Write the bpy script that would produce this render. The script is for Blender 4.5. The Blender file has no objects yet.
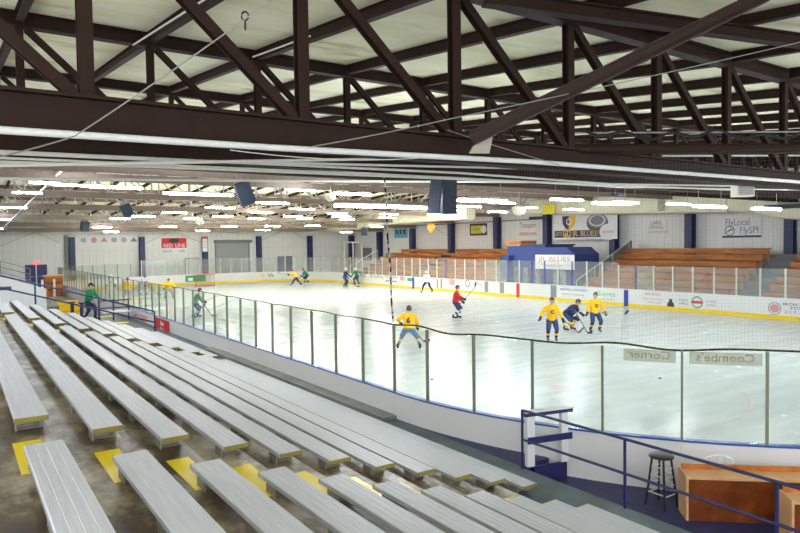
import bpy, bmesh, math, random
from mathutils import Vector as V, Matrix
random.seed(7)
S = bpy.context.scene
COL = S.collection
PI = math.pi
R = math.radians

# ------------------------------------------------------------------ camera
FPX, W, H = 647.0, 800, 533
CH = 4.0
yaw, pitch, roll = math.atan2(445, 647), math.atan2(22.5, 647), 0.014
fw = V((math.sin(yaw)*math.cos(pitch), math.cos(yaw)*math.cos(pitch), -math.sin(pitch)))
r_ = V((math.cos(yaw), -math.sin(yaw), 0)); u_ = r_.cross(fw)
rt = r_*math.cos(roll) - u_*math.sin(roll); up = r_*math.sin(roll) + u_*math.cos(roll)
C0 = V((0, 0, CH))
cd = bpy.data.cameras.new('camera'); cam = bpy.data.objects.new('camera', cd); COL.objects.link(cam)
m = Matrix((rt, up, -fw)).transposed().to_4x4(); m.translation = C0
cam.matrix_world = m
cd.sensor_width = 36; cd.lens = FPX*36/W; cd.clip_start = .05; cd.clip_end = 300
S.camera = cam

def ray(x, y): return rt*((x-400)/FPX) - up*((y-266.5)/FPX) + fw
def onx(x, y, X): d = ray(x, y); return C0 + d*(X/d.x)
def ony(x, y, Y): d = ray(x, y); return C0 + d*(Y/d.y)
def onz(x, y, Z): d = ray(x, y); return C0 + d*((Z-CH)/d.z)

# ------------------------------------------------------------------ materials
def newmat(name):
    m = bpy.data.materials.new(name); m.use_nodes = True
    nt = m.node_tree; return m, nt, nt.nodes['Principled BSDF']
def srgb(r, g, b):
    f = lambda c: (c/255/12.92) if c/255 <= .04045 else ((c/255+.055)/1.055)**2.4
    return (f(r), f(g), f(b), 1)
def mat(name, rgb, rough=.55, metal=0, var=.12, scale=6, bump=0, spec=.5, emit=None):
    m, nt, b = newmat(name)
    b.inputs['Roughness'].default_value = rough; b.inputs['Metallic'].default_value = metal
    b.inputs['Specular IOR Level'].default_value = spec
    c = srgb(*rgb)
    tc = nt.nodes.new('ShaderNodeTexCoord'); n = nt.nodes.new('ShaderNodeTexNoise')
    n.inputs['Scale'].default_value = scale; n.inputs['Detail'].default_value = 5
    nt.links.new(tc.outputs['Object'], n.inputs['Vector'])
    mx = nt.nodes.new('ShaderNodeMix'); mx.data_type = 'RGBA'
    mx.inputs['A'].default_value = tuple(x*(1-var) for x in c[:3])+(1,)
    mx.inputs['B'].default_value = tuple(min(1, x*(1+var)) for x in c[:3])+(1,)
    nt.links.new(n.outputs['Fac'], mx.inputs['Factor']); nt.links.new(mx.outputs['Result'], b.inputs['Base Color'])
    if bump:
        bp = nt.nodes.new('ShaderNodeBump'); bp.inputs['Strength'].default_value = bump
        nt.links.new(n.outputs['Fac'], bp.inputs['Height']); nt.links.new(bp.outputs['Normal'], b.inputs['Normal'])
    if emit:
        b.inputs['Emission Color'].default_value = srgb(*emit[0]); b.inputs['Emission Strength'].default_value = emit[1]
    return m
def ramp_mat(name, stops, scale, rough=.8, detail=8, stretch=(1, 1, 1), bump=.1, nrough=.6, spec=.3):
    m, nt, b = newmat(name)
    tc = nt.nodes.new('ShaderNodeTexCoord'); mp = nt.nodes.new('ShaderNodeMapping'); mp.inputs['Scale'].default_value = stretch
    n = nt.nodes.new('ShaderNodeTexNoise'); n.inputs['Scale'].default_value = scale; n.inputs['Detail'].default_value = detail
    n.inputs['Roughness'].default_value = nrough
    r = nt.nodes.new('ShaderNodeValToRGB')
    while len(r.color_ramp.elements) < len(stops): r.color_ramp.elements.new(.5)
    for e, (p, c) in zip(r.color_ramp.elements, stops): e.position = p; e.color = srgb(*c)
    nt.links.new(tc.outputs['Object'], mp.inputs['Vector']); nt.links.new(mp.outputs['Vector'], n.inputs['Vector'])
    nt.links.new(n.outputs['Fac'], r.inputs['Fac']); nt.links.new(r.outputs['Color'], b.inputs['Base Color'])
    b.inputs['Roughness'].default_value = rough; b.inputs['Specular IOR Level'].default_value = spec
    if bump:
        bp = nt.nodes.new('ShaderNodeBump'); bp.inputs['Strength'].default_value = bump
        nt.links.new(n.outputs['Fac'], bp.inputs['Height']); nt.links.new(bp.outputs['Normal'], b.inputs['Normal'])
    return m

M = {}
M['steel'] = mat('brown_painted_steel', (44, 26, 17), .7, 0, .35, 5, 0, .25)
M['steelfar'] = mat('haze_paled_brown_steel', (138, 122, 110), .7, 0, .25, 5, 0, .25)  # brown steel of the far trusses, lightened to paint in bright haze
M['webfar'] = mat('haze_paled_web_steel', (176, 170, 164), .7, 0, .2, 5, 0, .25)  # far truss webs, paled further for the same painted haze
M['steel2'] = mat('red_brown_steel', (50, 28, 18), .65, 0, .3, 5)
M['roof'] = ramp_mat('stained_roof_insulation', [(.28, (158, 154, 112)), (.4, (218, 214, 180)), (.6, (236, 232, 206)), (.75, (196, 196, 150))], .55, .9, 10, (.5, 1.6, 1), .15, .65)
M['pipe'] = mat('pale_pipe', (214, 214, 208), .5, 0, .12, 9)
M['insul'] = mat('white_pipe_insulation', (226, 228, 226), .7, 0, .12, 20, .3)
M['black'] = mat('black_rubber', (22, 23, 25), .6)
M['cable'] = mat('grey_cable', (150, 150, 146), .5)
M['lamp'] = mat('lamp_diffuser', (255, 255, 255), .4, emit=((240, 247, 255), 34))
M['lampw'] = mat('warm_lamp_diffuser', (255, 250, 225), .4, emit=((255, 251, 242), 58))
M['white'] = mat('white_paint', (226, 228, 228), .45, 0, .04, 3)
M['offwhite'] = mat('offwhite_board', (230, 229, 228), .42, 0, .04, 2)
M['cap'] = mat('blue_cap_rail', (46, 86, 168), .35, 0, .1)
M['yellow'] = mat('yellow_kick_plate', (240, 205, 20), .4, 0, .06)
M['navy'] = mat('navy_paint', (40, 52, 98), .5, 0, .12)
M['navyrail'] = mat('navy_railing_paint', (36, 38, 92), .4, 0, .12)
M['blue'] = mat('booth_blue', (38, 62, 138), .55, 0, .15)
M['alu'] = ramp_mat('brushed_aluminium', [(.3, (172, 174, 181)), (.7, (190, 192, 198))], 3, .42, 6, (14, .7, 1), .02, .6, .5)
M['alucap'] = mat('reflected_yellow_end_cap', (128, 118, 46), .5, 0, .15)  # olive tone paints in yellow light reflected on the bench ends
M['bracket'] = mat('galvanised_bracket', (138, 134, 118), .55, 0, .2)
M['concrete'] = ramp_mat('dirty_concrete', [(.36, (52, 40, 24)), (.47, (98, 82, 56)), (.55, (158, 146, 120)), (.66, (204, 196, 178))], 1.5, .38, 12, (1.1, .6, 1), .12, .7, .5)
M['riser'] = ramp_mat('riser_concrete', [(.3, (150, 138, 118)), (.6, (190, 182, 164))], 1.6, .75, 10, (1, 1, 1), .1)
M['yellowpaint'] = mat('yellow_step_paint', (250, 222, 0), .28, 0, .08, 5)
M['rubber'] = ramp_mat('green_grey_rubber_floor', [(.3, (68, 82, 88)), (.7, (100, 114, 118))], 1.4, .45, 8, bump=.04)
M['rubber2'] = ramp_mat('violet_blue_rubber_floor', [(.3, (40, 44, 84)), (.7, (62, 66, 108))], 2.5, .5, 8, bump=.04)
M['slab'] = ramp_mat('grey_floor_slab', [(.3, (120, 120, 118)), (.7, (160, 160, 156))], 1, .6)
M['wood'] = ramp_mat('orange_brown_plank', [(.3, (150, 84, 34)), (.6, (196, 122, 56)), (.8, (214, 148, 80))], 1.2, .5, 8, (3, .5, 3), .03)
M['wood2'] = ramp_mat('varnished_plywood', [(.3, (84, 38, 12)), (.55, (126, 62, 22)), (.75, (156, 86, 36))], 2.2, .4, 10, (1, 1, 1), .03)
M['woodlt'] = ramp_mat('light_plywood_edge', [(.3, (200, 150, 100)), (.7, (226, 186, 140))], 3, .5)
M['woodstep'] = ramp_mat('worn_step_boards', [(.3, (150, 120, 100)), (.7, (186, 160, 140))], 1.5, .7)
M['greystep'] = mat('grey_stair_paint', (112, 112, 118), .6)
M['duct'] = mat('cream_duct', (232, 230, 204), .55, 0, .05, 2)
M['speaker'] = mat('slate_blue_speaker_case', (30, 44, 64), .55, 0, .12)
M['green'] = mat('green_cloth', (16, 130, 80), .8, 0, .15, 12)
M['yellowcloth'] = mat('yellow_cloth', (246, 190, 16), .8, 0, .1, 12)
M['red'] = mat('red_cloth', (222, 34, 44), .8, 0, .12, 12)
M['navycloth'] = mat('navy_cloth', (34, 44, 88), .8, 0, .2, 12)
M['inkfaint'] = mat('faint_grey_ink', (180, 182, 190), .6)
M['whitecloth'] = mat('white_cloth', (232, 234, 232), .8, 0, .06, 12)
M['greycloth'] = mat('grey_cloth', (170, 172, 180), .8, 0, .1, 12)
M['bluecloth'] = mat('royal_blue_cloth', (46, 66, 112), .8, 0, .2, 12)
M['jeans'] = mat('pale_blue_cloth', (98, 128, 160), .85, 0, .25, 14)
M['skin'] = mat('skin', (214, 164, 138), .6, 0, .06)
M['hair'] = mat('dark_hair', (46, 36, 30), .7)
M['helmet'] = mat('slate_helmet', (62, 68, 84), .35)
M['helmetw'] = mat('white_helmet', (232, 232, 232), .35)
M['glove'] = mat('dark_glove', (30, 34, 46), .7)
M['steelblade'] = mat('skate_steel', (190, 194, 200), .3, .8)
M['stick'] = mat('dark_stick_shaft', (70, 66, 62), .5)
M['sticklt'] = mat('pale_stick_shaft', (186, 176, 150), .5)
M['rope'] = ramp_mat('dark_green_rope', [(.45, (26, 38, 16)), (.6, (86, 100, 48))], 30, .8)
M['braid'] = ramp_mat('black_and_white_rope', [(.47, (20, 20, 22)), (.55, (190, 190, 180))], 9, .8, 1, bump=0)
M['netthread'] = mat('white_net_thread', (128, 128, 124), .8)
M['goalred'] = mat('goal_red_paint', (212, 40, 44), .4)
M['signred'] = mat('sign_red', (216, 44, 52), .5, 0, .08)
M['signblue'] = mat('poster_blue', (96, 172, 214), .5, 0, .12)
M['signyellow'] = mat('sign_yellow', (236, 220, 40), .5, 0, .06)
M['ink'] = mat('dark_ink', (54, 56, 66), .6)
M['inkgrey'] = mat('grey_ink', (138, 140, 152), .6)
M['inkred'] = mat('red_ink', (208, 70, 78), .6)
M['inkpink'] = mat('faded_red_ink', (214, 150, 152), .6)
M['inkblue'] = mat('blue_ink', (88, 104, 176), .6)
M['inkgreen'] = mat('green_ink', (112, 196, 84), .6)
M['inkgreend'] = mat('deep_green_ink', (60, 150, 110), .6)
M['inkyellow'] = mat('yellow_ink', (240, 206, 70), .6)
M['banner'] = mat('banner_white', (238, 239, 242), .5, 0, .03)
M['doornavy'] = mat('navy_door', (34, 44, 112), .45)
M['shutter'] = None
M['exit'] = mat('red_exit_sign', (255, 130, 130), .5, emit=((255, 90, 90), .3))
M['bin'] = mat('brown_bin', (118, 98, 90), .6)
M['heater'] = mat('glowing_heater', (255, 150, 50), .5, emit=((255, 96, 14), 1.3))
M['darkwood'] = mat('dark_stool_wood', (44, 36, 34), .4)
M['goldtext'] = mat('gold_lettering', (244, 196, 60), .5)
M['puck'] = mat('grey_puck_print', (96, 98, 106), .5)
M['greypanel'] = mat('grey_panel', (120, 124, 130), .5)
M['tan'] = None

def glass(name, tint, haze, gloss=.05):
    m, nt, b = newmat(name); nt.nodes.remove(b)
    o = nt.nodes['Material Output']
    t = nt.nodes.new('ShaderNodeBsdfTransparent'); t.inputs['Color'].default_value = tint
    g = nt.nodes.new('ShaderNodeBsdfGlossy'); g.inputs['Roughness'].default_value = .04
    d = nt.nodes.new('ShaderNodeBsdfDiffuse'); d.inputs['Color'].default_value = (.8, .84, .84, 1)
    tr = nt.nodes.new('ShaderNodeTexCoord'); n = nt.nodes.new('ShaderNodeTexNoise'); n.inputs['Scale'].default_value = 1.3
    nt.links.new(tr.outputs['Object'], n.inputs['Vector'])
    mm = nt.nodes.new('ShaderNodeMath'); mm.operation = 'MULTIPLY'; mm.inputs[1].default_value = haze*2
    nt.links.new(n.outputs['Fac'], mm.inputs[0])
    a = nt.nodes.new('ShaderNodeMixShader'); nt.links.new(mm.outputs[0], a.inputs[0])
    nt.links.new(t.outputs[0], a.inputs[1]); nt.links.new(d.outputs[0], a.inputs[2])
    c = nt.nodes.new('ShaderNodeMixShader')
    lw = nt.nodes.new('ShaderNodeLayerWeight'); pw = nt.nodes.new('ShaderNodeMath'); pw.operation = 'POWER'; pw.inputs[1].default_value = 5
    ml = nt.nodes.new('ShaderNodeMath'); ml.operation = 'MULTIPLY_ADD'; ml.inputs[1].default_value = .6; ml.inputs[2].default_value = gloss
    nt.links.new(lw.outputs['Facing'], pw.inputs[0]); nt.links.new(pw.outputs[0], ml.inputs[0]); nt.links.new(ml.outputs[0], c.inputs[0])
    nt.links.new(a.outputs[0], c.inputs[1]); nt.links.new(g.outputs[0], c.inputs[2])
    nt.links.new(c.outputs[0], o.inputs['Surface']); return m
M['glass'] = glass('rink_glass', (.962, .985, .972, 1), .03, .03)
M['glassfar'] = glass('far_rink_glass', (.96, .975, .98, 1), .12, .05)
M['glassst'] = glass('stacked_glass', (.86, .95, .93, 1), .22, .06)
M['tan'] = glass('tan_film', (.80, .76, .68, 1), .16, .02)
M['tanink'] = glass('tan_film_lettering', (.55, .52, .46, 1), .2, .02)

# ice: pale, glossy, with scuffs
def ice_mat():
    m, nt, b = newmat('skated_ice')
    tc = nt.nodes.new('ShaderNodeTexCoord'); mp = nt.nodes.new('ShaderNodeMapping'); mp.inputs['Rotation'].default_value = (0, 0, .5); mp.inputs['Scale'].default_value = (.25, 2.2, 1)
    n = nt.nodes.new('ShaderNodeTexNoise'); n.inputs['Scale'].default_value = .9; n.inputs['Detail'].default_value = 8
    r = nt.nodes.new('ShaderNodeValToRGB'); r.color_ramp.elements[0].position = .3; r.color_ramp.elements[1].position = .7
    r.color_ramp.elements[0].color = srgb(192, 203, 204); r.color_ramp.elements[1].color = srgb(214, 222, 222)
    nt.links.new(tc.outputs['Object'], mp.inputs['Vector']); nt.links.new(mp.outputs['Vector'], n.inputs['Vector'])
    nt.links.new(n.outputs['Fac'], r.inputs['Fac']); nt.links.new(r.outputs['Color'], b.inputs['Base Color'])
    n2 = nt.nodes.new('ShaderNodeTexNoise'); n2.inputs['Scale'].default_value = 2.5; n2.inputs['Detail'].default_value = 6
    nt.links.new(tc.outputs['Object'], n2.inputs['Vector'])
    mr = nt.nodes.new('ShaderNodeMapRange'); mr.inputs['To Min'].default_value = .12; mr.inputs['To Max'].default_value = .34
    nt.links.new(n2.outputs['Fac'], mr.inputs['Value']); nt.links.new(mr.outputs['Result'], b.inputs['Roughness'])
    b.inputs['Specular IOR Level'].default_value = .55
    bp = nt.nodes.new('ShaderNodeBump'); bp.inputs['Strength'].default_value = .04; bp.inputs['Distance'].default_value = .05
    nt.links.new(n2.outputs['Fac'], bp.inputs['Height']); nt.links.new(bp.outputs['Normal'], b.inputs['Normal'])
    return m
M['ice'] = ice_mat()
M['icered'] = mat('faded_red_ice_line', (216, 196, 197), .25, 0, .1, 3)
M['iceblue'] = mat('faded_blue_ice_line', (172, 188, 206), .25, 0, .2, 3)

def stripes(name, base, line, scale, axis, width=.08, rough=.6):
    m, nt, b = newmat(name)
    tc = nt.nodes.new('ShaderNodeTexCoord'); sp = nt.nodes.new('ShaderNodeSeparateXYZ')
    nt.links.new(tc.outputs['Object'], sp.inputs[0])
    mu = nt.nodes.new('ShaderNodeMath'); mu.operation = 'MULTIPLY'; mu.inputs[1].default_value = scale
    fr = nt.nodes.new('ShaderNodeMath'); fr.operation = 'FRACT'
    lt = nt.nodes.new('ShaderNodeMath'); lt.operation = 'LESS_THAN'; lt.inputs[1].default_value = width
    nt.links.new(sp.outputs[axis], mu.inputs[0]); nt.links.new(mu.outputs[0], fr.inputs[0]); nt.links.new(fr.outputs[0], lt.inputs[0])
    mx = nt.nodes.new('ShaderNodeMix'); mx.data_type = 'RGBA'; mx.inputs['A'].default_value = srgb(*base); mx.inputs['B'].default_value = srgb(*line)
    nt.links.new(lt.outputs[0], mx.inputs['Factor']); nt.links.new(mx.outputs['Result'], b.inputs['Base Color'])
    b.inputs['Roughness'].default_value = rough; return m
M['wallpanel'] = stripes('white_wall_sheet', (236, 238, 236), (220, 222, 222), 1.6, 'X')
M['wallpanely'] = stripes('white_wall_sheet_side', (238, 239, 241), (224, 225, 229), 1.6, 'Y')
M['shutter'] = stripes('grey_roller_shutter', (166, 170, 172), (138, 142, 146), 6, 'Z', .25)

# ------------------------------------------------------------------ mesh helpers
class MB:
    def __init__(s): s.v = []; s.f = []; s.mi = []; s.cur = 0
    def add(s, vs, fs):
        o = len(s.v); s.v += [tuple(x) for x in vs]; s.f += [tuple(i+o for i in f) for f in fs]; s.mi += [s.cur]*len(fs); return s
    def box(s, lo, hi):
        x0, y0, z0 = lo; x1, y1, z1 = hi
        return s.add([(x0,y0,z0),(x1,y0,z0),(x1,y1,z0),(x0,y1,z0),(x0,y0,z1),(x1,y0,z1),(x1,y1,z1),(x0,y1,z1)],
                     [(0,3,2,1),(4,5,6,7),(0,1,5,4),(1,2,6,5),(2,3,7,6),(3,0,4,7)])
    def frame(s, a, b, upv):
        a, b = V(a), V(b); d = (b-a).normalized(); upv = V(upv)
        if abs(d.dot(upv)) > .98: upv = V((1, 0, 0)) if abs(d.x) < .9 else V((0, 1, 0))
        x = d.cross(upv).normalized(); y = x.cross(d).normalized(); return a, b, x, y
    def prof(s, a, b, pts, upv=(0, 0, 1)):
        a, b, x, y = s.frame(a, b, upv); n = len(pts)
        vs = [a+x*p+y*q for p, q in pts]+[b+x*p+y*q for p, q in pts]
        fs = [(i, (i+1) % n, n+(i+1) % n, n+i) for i in range(n)]+[tuple(range(n-1, -1, -1)), tuple(range(n, 2*n))]
        return s.add(vs, fs)
    def bar(s, a, b, w, h=None, upv=(0, 0, 1)):
        h = h or w; w /= 2; h /= 2
        return s.prof(a, b, [(-w, -h), (w, -h), (w, h), (-w, h)], upv)
    def ibeam(s, a, b, w, h, t, upv=(0, 0, 1)):
        w /= 2; h /= 2; t2 = t/2
        return s.prof(a, b, [(-w, -h), (w, -h), (w, -h+t), (t2, -h+t), (t2, h-t), (w, h-t), (w, h), (-w, h), (-w, h-t), (-t2, h-t), (-t2, -h+t), (-w, -h+t)], upv)
    def tube(s, pts, r, n=8, closed=False):
        pts = [V(p) for p in pts]; rings = []; N = len(pts)
        rr = r if isinstance(r, (list, tuple)) else [r]*N
        ref = V((0, 0, 1))
        vs = []
        for i, p in enumerate(pts):
            d = (pts[min(i+1, N-1)]-pts[max(i-1, 0)])
            if closed: d = pts[(i+1) % N]-pts[i-1]
            d.normalize()
            rf = ref if abs(d.z) < .95 else V((1, 0, 0))
            x = d.cross(rf).normalized(); y = x.cross(d)
            for k in range(n):
                a = 2*PI*k/n; vs.append(p+x*(rr[i]*math.cos(a))+y*(rr[i]*math.sin(a)))
        fs = []
        for i in range(N if closed else N-1):
            j = (i+1) % N
            for k in range(n): fs.append((i*n+k, i*n+(k+1) % n, j*n+(k+1) % n, j*n+k))
        if not closed: fs += [tuple(range(n-1, -1, -1)), tuple(range((N-1)*n, N*n))]
        return s.add(vs, fs)
    def cyl(s, a, b, r, n=12, r2=None): return s.tube([a, b], [r, r2 if r2 is not None else r], n)
    def lathe(s, c, prof, n=16, axis=(0, 0, 1)):
        c = V(c); q = V((0, 0, 1)).rotation_difference(V(axis)); vs = []
        for r, z in prof:
            for k in range(n):
                a = 2*PI*k/n; vs.append(c+q @ V((r*math.cos(a), r*math.sin(a), z)))
        fs = []; N = len(prof)
        for i in range(N-1):
            for k in range(n): fs.append((i*n+k, i*n+(k+1) % n, (i+1)*n+(k+1) % n, (i+1)*n+k))
        fs += [tuple(range(n-1, -1, -1)), tuple(range((N-1)*n, N*n))]
        return s.add(vs, fs)
    def ball(s, c, r, n=12, sc=(1, 1, 1), rot=None):
        c = V(c); vs = []; m = n//2
        for i in range(m+1):
            t = PI*i/m
            for k in range(n):
                a = 2*PI*k/n; p = V((r*sc[0]*math.sin(t)*math.cos(a), r*sc[1]*math.sin(t)*math.sin(a), r*sc[2]*math.cos(t)))
                vs.append(c+(rot @ p if rot else p))
        fs = [(i*n+k, (i+1)*n+k, (i+1)*n+(k+1) % n, i*n+(k+1) % n) for i in range(m) for k in range(n)]
        return s.add(vs, fs)
    def cap(s, a, b, r0, r1=None, n=10):
        r1 = r0 if r1 is None else r1
        a, b = V(a), V(b); d = (b-a).normalized(); pts = []; rr = []
        for k in range(4):
            t = PI/2*(1-k/3.0); pts.append(a-d*r0*math.sin(t)); rr.append(max(r0*math.cos(t), 1e-3))
        for k in range(4):
            t = PI/2*k/3.0; pts.append(b+d*r1*math.sin(t)); rr.append(max(r1*math.cos(t), 1e-3))
        x, y = s.frame(a, b, (0, 0, 1))[2:]; vs = []
        for p, r in zip(pts, rr):
            for k in range(n): an = 2*PI*k/n; vs.append(p+x*(r*math.cos(an))+y*(r*math.sin(an)))
        N = len(pts); fs = [(i*n+k, i*n+(k+1) % n, (i+1)*n+(k+1) % n, (i+1)*n+k) for i in range(N-1) for k in range(n)]
        fs += [tuple(range(n-1, -1, -1)), tuple(range((N-1)*n, N*n))]
        return s.add(vs, fs)
    def loft(s, rings, x, y, n=16):
        vs = []
        for c, a, b in rings:
            for k in range(n): t = 2*PI*k/n; vs.append(V(c)+x*(a*math.cos(t))+y*(b*math.sin(t)))
        N = len(rings); fs = [(i*n+k, i*n+(k+1) % n, (i+1)*n+(k+1) % n, (i+1)*n+k) for i in range(N-1) for k in range(n)]
        return s.add(vs, fs+[tuple(range(n-1, -1, -1)), tuple(range((N-1)*n, N*n))])
    def mesh(s, name, mats, smooth=False):
        me = bpy.data.meshes.new(name); me.from_pydata(s.v, [], s.f)
        for mm in (mats if isinstance(mats, (list, tuple)) else [mats]): me.materials.append(mm)
        for p, i in zip(me.polygons, s.mi): p.material_index = i; p.use_smooth = smooth
        bm = bmesh.new(); bm.from_mesh(me); bmesh.ops.recalc_face_normals(bm, faces=bm.faces); bm.to_mesh(me); bm.free()
        return me
    def build(s, name, mats, parent=None, smooth=False, org=None):
        if org is not None:
            o = V(org); s.v = [tuple(V(p)-o) for p in s.v]
        me = s.mesh(name, mats, smooth)
        ob = bpy.data.objects.new(name, me); COL.objects.link(ob)
        if org is not None: ob.location = org
        if parent: ob.parent = parent
        if smooth:
            try: me.set_sharp_from_angle(angle=R(40))
            except Exception: pass
        return ob
def tag(o, label=None, cat=None, group=None, kind=None):
    if label: o['label'] = label
    if cat: o['category'] = cat
    if group: o['group'] = group
    if kind: o['kind'] = kind
    return o
def thing(name, label, cat, loc=(0, 0, 0), rz=0, group=None):
    o = bpy.data.objects.new(name, None); COL.objects.link(o); o.location = loc; o.rotation_euler = (0, 0, rz)
    o.empty_display_size = .1
    return tag(o, label, cat, group)
def struct(o): o['kind'] = 'structure'; return o
def copy_thing(root, label=None):
    r = root.copy(); COL.objects.link(r)
    for ch in root.children:
        c = ch.copy(); COL.objects.link(c); c.parent = r
        for g in ch.children:
            d = g.copy(); COL.objects.link(d); d.parent = c
    if label: r['label'] = label
    return r
ONES = 'first second third fourth fifth sixth seventh eighth ninth tenth eleventh twelfth thirteenth fourteenth fifteenth sixteenth seventeenth eighteenth nineteenth'.split()
TENS = {2: 'twent', 3: 'thirt', 4: 'fort', 5: 'fift', 6: 'sixt', 7: 'sevent'}
def nth(n):
    if n <= 19: return ONES[n-1]
    t, o = divmod(n, 10)
    return TENS[t]+('ieth' if o == 0 else 'y-'+ONES[o-1])

def text(body, size, pos, xd, yd, m, parent=None, name='lettering', depth=.004, align='CENTER', width=None, sx=1, bold=0):
    cu = bpy.data.curves.new('t', 'FONT'); cu.body = body; cu.size = size; cu.align_x = align; cu.align_y = 'CENTER'
    cu.extrude = depth; cu.offset = bold; cu.resolution_u = 2
    ob = bpy.data.objects.new('t', cu); COL.objects.link(ob)
    bpy.context.view_layer.update()
    me = bpy.data.meshes.new_from_object(ob.evaluated_get(bpy.context.evaluated_depsgraph_get()))
    bpy.data.objects.remove(ob); me.materials.clear(); me.materials.append(m)
    xd, yd = V(xd).normalized(), V(yd).normalized(); zd = xd.cross(yd)
    w = max((v.co.x for v in me.vertices), default=1)-min((v.co.x for v in me.vertices), default=0)
    if width: sx = width/max(w, 1e-4)
    mt = Matrix((xd*sx, yd, zd)).transposed().to_4x4(); mt.translation = V(pos)
    me.transform(mt)
    o = bpy.data.objects.new(name, me); COL.objects.link(o)
    if parent: o.parent = parent; 
    if parent: # keep world position
        bpy.context.view_layer.update(); o.matrix_parent_inverse = parent.matrix_world.inverted()
    return o
XF = ((0, -1, 0), (0, 0, 1))       # reading directions on planes that face -X
YF = ((1, 0, 0), (0, 0, 1))        # on planes that face -Y
def flat(mb, c, xd, yd, w, h, t=.006):
    c, xd, yd = V(c), V(xd).normalized(), V(yd).normalized(); z = xd.cross(yd)*t
    p = [c-xd*w/2-yd*h/2, c+xd*w/2-yd*h/2, c+xd*w/2+yd*h/2, c-xd*w/2+yd*h/2]
    return mb.add(p+[q+z for q in p], [(0,3,2,1),(4,5,6,7),(0,1,5,4),(1,2,6,5),(2,3,7,6),(3,0,4,7)])
def flatpoly(mb, c, xd, yd, pts, t=.006):
    c, xd, yd = V(c), V(xd).normalized(), V(yd).normalized(); z = xd.cross(yd)*t
    p = [c+xd*a+yd*b for a, b in pts]; n = len(p)
    return mb.add(p+[q+z for q in p], [tuple(range(n-1, -1, -1)), tuple(range(n, 2*n))]+[(i, (i+1) % n, n+(i+1) % n, n+i) for i in range(n)])
def circ(r, n=20, sx=1, sy=1): return [(r*sx*math.cos(2*PI*k/n), r*sy*math.sin(2*PI*k/n)) for k in range(n)]
def flatring(mb, c, xd, yd, r, w, t=.008, n=20, sx=1, sy=1):
    c, xd, yd = V(c), V(xd).normalized(), V(yd).normalized(); z = xd.cross(yd)*t
    o = [c+xd*a+yd*b+z for a, b in circ(r, n, sx, sy)]; i_ = [c+xd*a+yd*b+z for a, b in circ(r-w, n, sx, sy)]
    return mb.add(o+i_, [(k, (k+1) % n, n+(k+1) % n, n+k) for k in range(n)])
def keep(o, parent):
    o.parent = parent; bpy.context.view_layer.update(); o.matrix_parent_inverse = parent.matrix_world.inverted(); return o

# ------------------------------------------------------------------ rink outline
NX, FX, NY, FY, RC = 7.2, 33.6, 1.9, 69.5, 8.5
def side_y(t): return t
def outline(n=14):
    pts = []
    for cx, cy, a0 in ((NX+RC, NY+RC, PI), (FX-RC, NY+RC, 1.5*PI), (FX-RC, FY-RC, 0), (NX+RC, FY-RC, PI/2)):
        for k in range(n+1):
            a = a0+PI/2*k/n; pts.append((cx+RC*math.cos(a), cy+RC*math.sin(a)))
    return pts
# path by arc length: s=0 at the start of the near corner (x=NX,y=NY+RC); negative s runs up the near side, the far end, the far side
LN = FY-NY-2*RC; LQ = RC*PI/2; LE = FX-NX-2*RC
def path(s):
    """point and unit tangent (towards +s)"""
    if s >= 0:
        if s <= LQ:
            a = s/RC; return V((NX+RC-RC*math.cos(a), NY+RC-RC*math.sin(a), 0)), V((math.sin(a), -math.cos(a), 0))
        return V((NX+RC+s-LQ, NY, 0)), V((1, 0, 0))
    s = -s
    if s <= LN: return V((NX, NY+RC+s, 0)), V((0, -1, 0))
    s -= LN
    if s <= LQ:
        a = s/RC; return V((NX+RC-RC*math.cos(a), FY-RC+RC*math.sin(a), 0)), V((-math.sin(a), -math.cos(a), 0))
    s -= LQ
    if s <= LE: return V((NX+RC+s, FY, 0)), V((-1, 0, 0))
    s -= LE
    if s <= LQ:
        a = s/RC; return V((FX-RC+RC*math.sin(a), FY-RC+RC*math.cos(a), 0)), V((-math.cos(a), math.sin(a), 0))
    s -= LQ
    return V((FX, FY-RC-s, 0)), V((0, 1, 0))
def far_s(y): return -(LN+LQ+LE+LQ+(FY-RC-y))
def off(s, d):
    """d>0 = outside the rink"""
    p, t = path(s); n = V((-t.y, t.x, 0)); 
    return p-n*d if (path(0.0)[0]-V((20, 35, 0))).dot(-V((-path(0.0)[1].y, path(0.0)[1].x, 0))) > 0 else p+n*d

# ice with painted lines
mb = MB(); ol = outline()
mb.add([(x, y, 0) for x, y in ol]+[(x, y, -.1) for x, y in ol], [tuple(range(len(ol)))]+[(i, (i+1) % len(ol), len(ol)+(i+1) % len(ol), len(ol)+i) for i in range(len(ol))])
mb.cur = 1
YM = (NY+FY)/2
def iceline(x0, x1, y0, y1): mb.add([(x0, y0, .003), (x1, y0, .003), (x1, y1, .003), (x0, y1, .003)], [(0, 1, 2, 3)])
def icering(cx, cy, r, w=.06):
    n = 48; mb.add([(cx+(r+d)*math.cos(2*PI*k/n), cy+(r+d)*math.sin(2*PI*k/n), .003) for d in (-w/2, w/2) for k in range(n)], [(k, (k+1) % n, n+(k+1) % n, n+k) for k in range(n)])
def icedisc(cx, cy, r):
    n = 20; mb.add([(cx+r*math.cos(2*PI*k/n), cy+r*math.sin(2*PI*k/n), .003) for k in range(n)], [tuple(range(n))])
XM = (NX+FX)/2
for cx in (XM-6.8, XM+6.8):
    for cy in (NY+10.2, FY-10.2): icering(cx, cy, 4.6); icedisc(cx, cy, .3)
    for cy in (YM-9, YM+9): icedisc(cx, cy, .3)
iceline(NX+1.8, FX-1.8, NY+4, NY+4.06); iceline(NX+1.8, FX-1.8, FY-4.06, FY-4); iceline(NX+.02, FX-.02, YM-.15, YM+.15)
mb.cur = 2
icering(XM, YM, 4.6)
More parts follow.
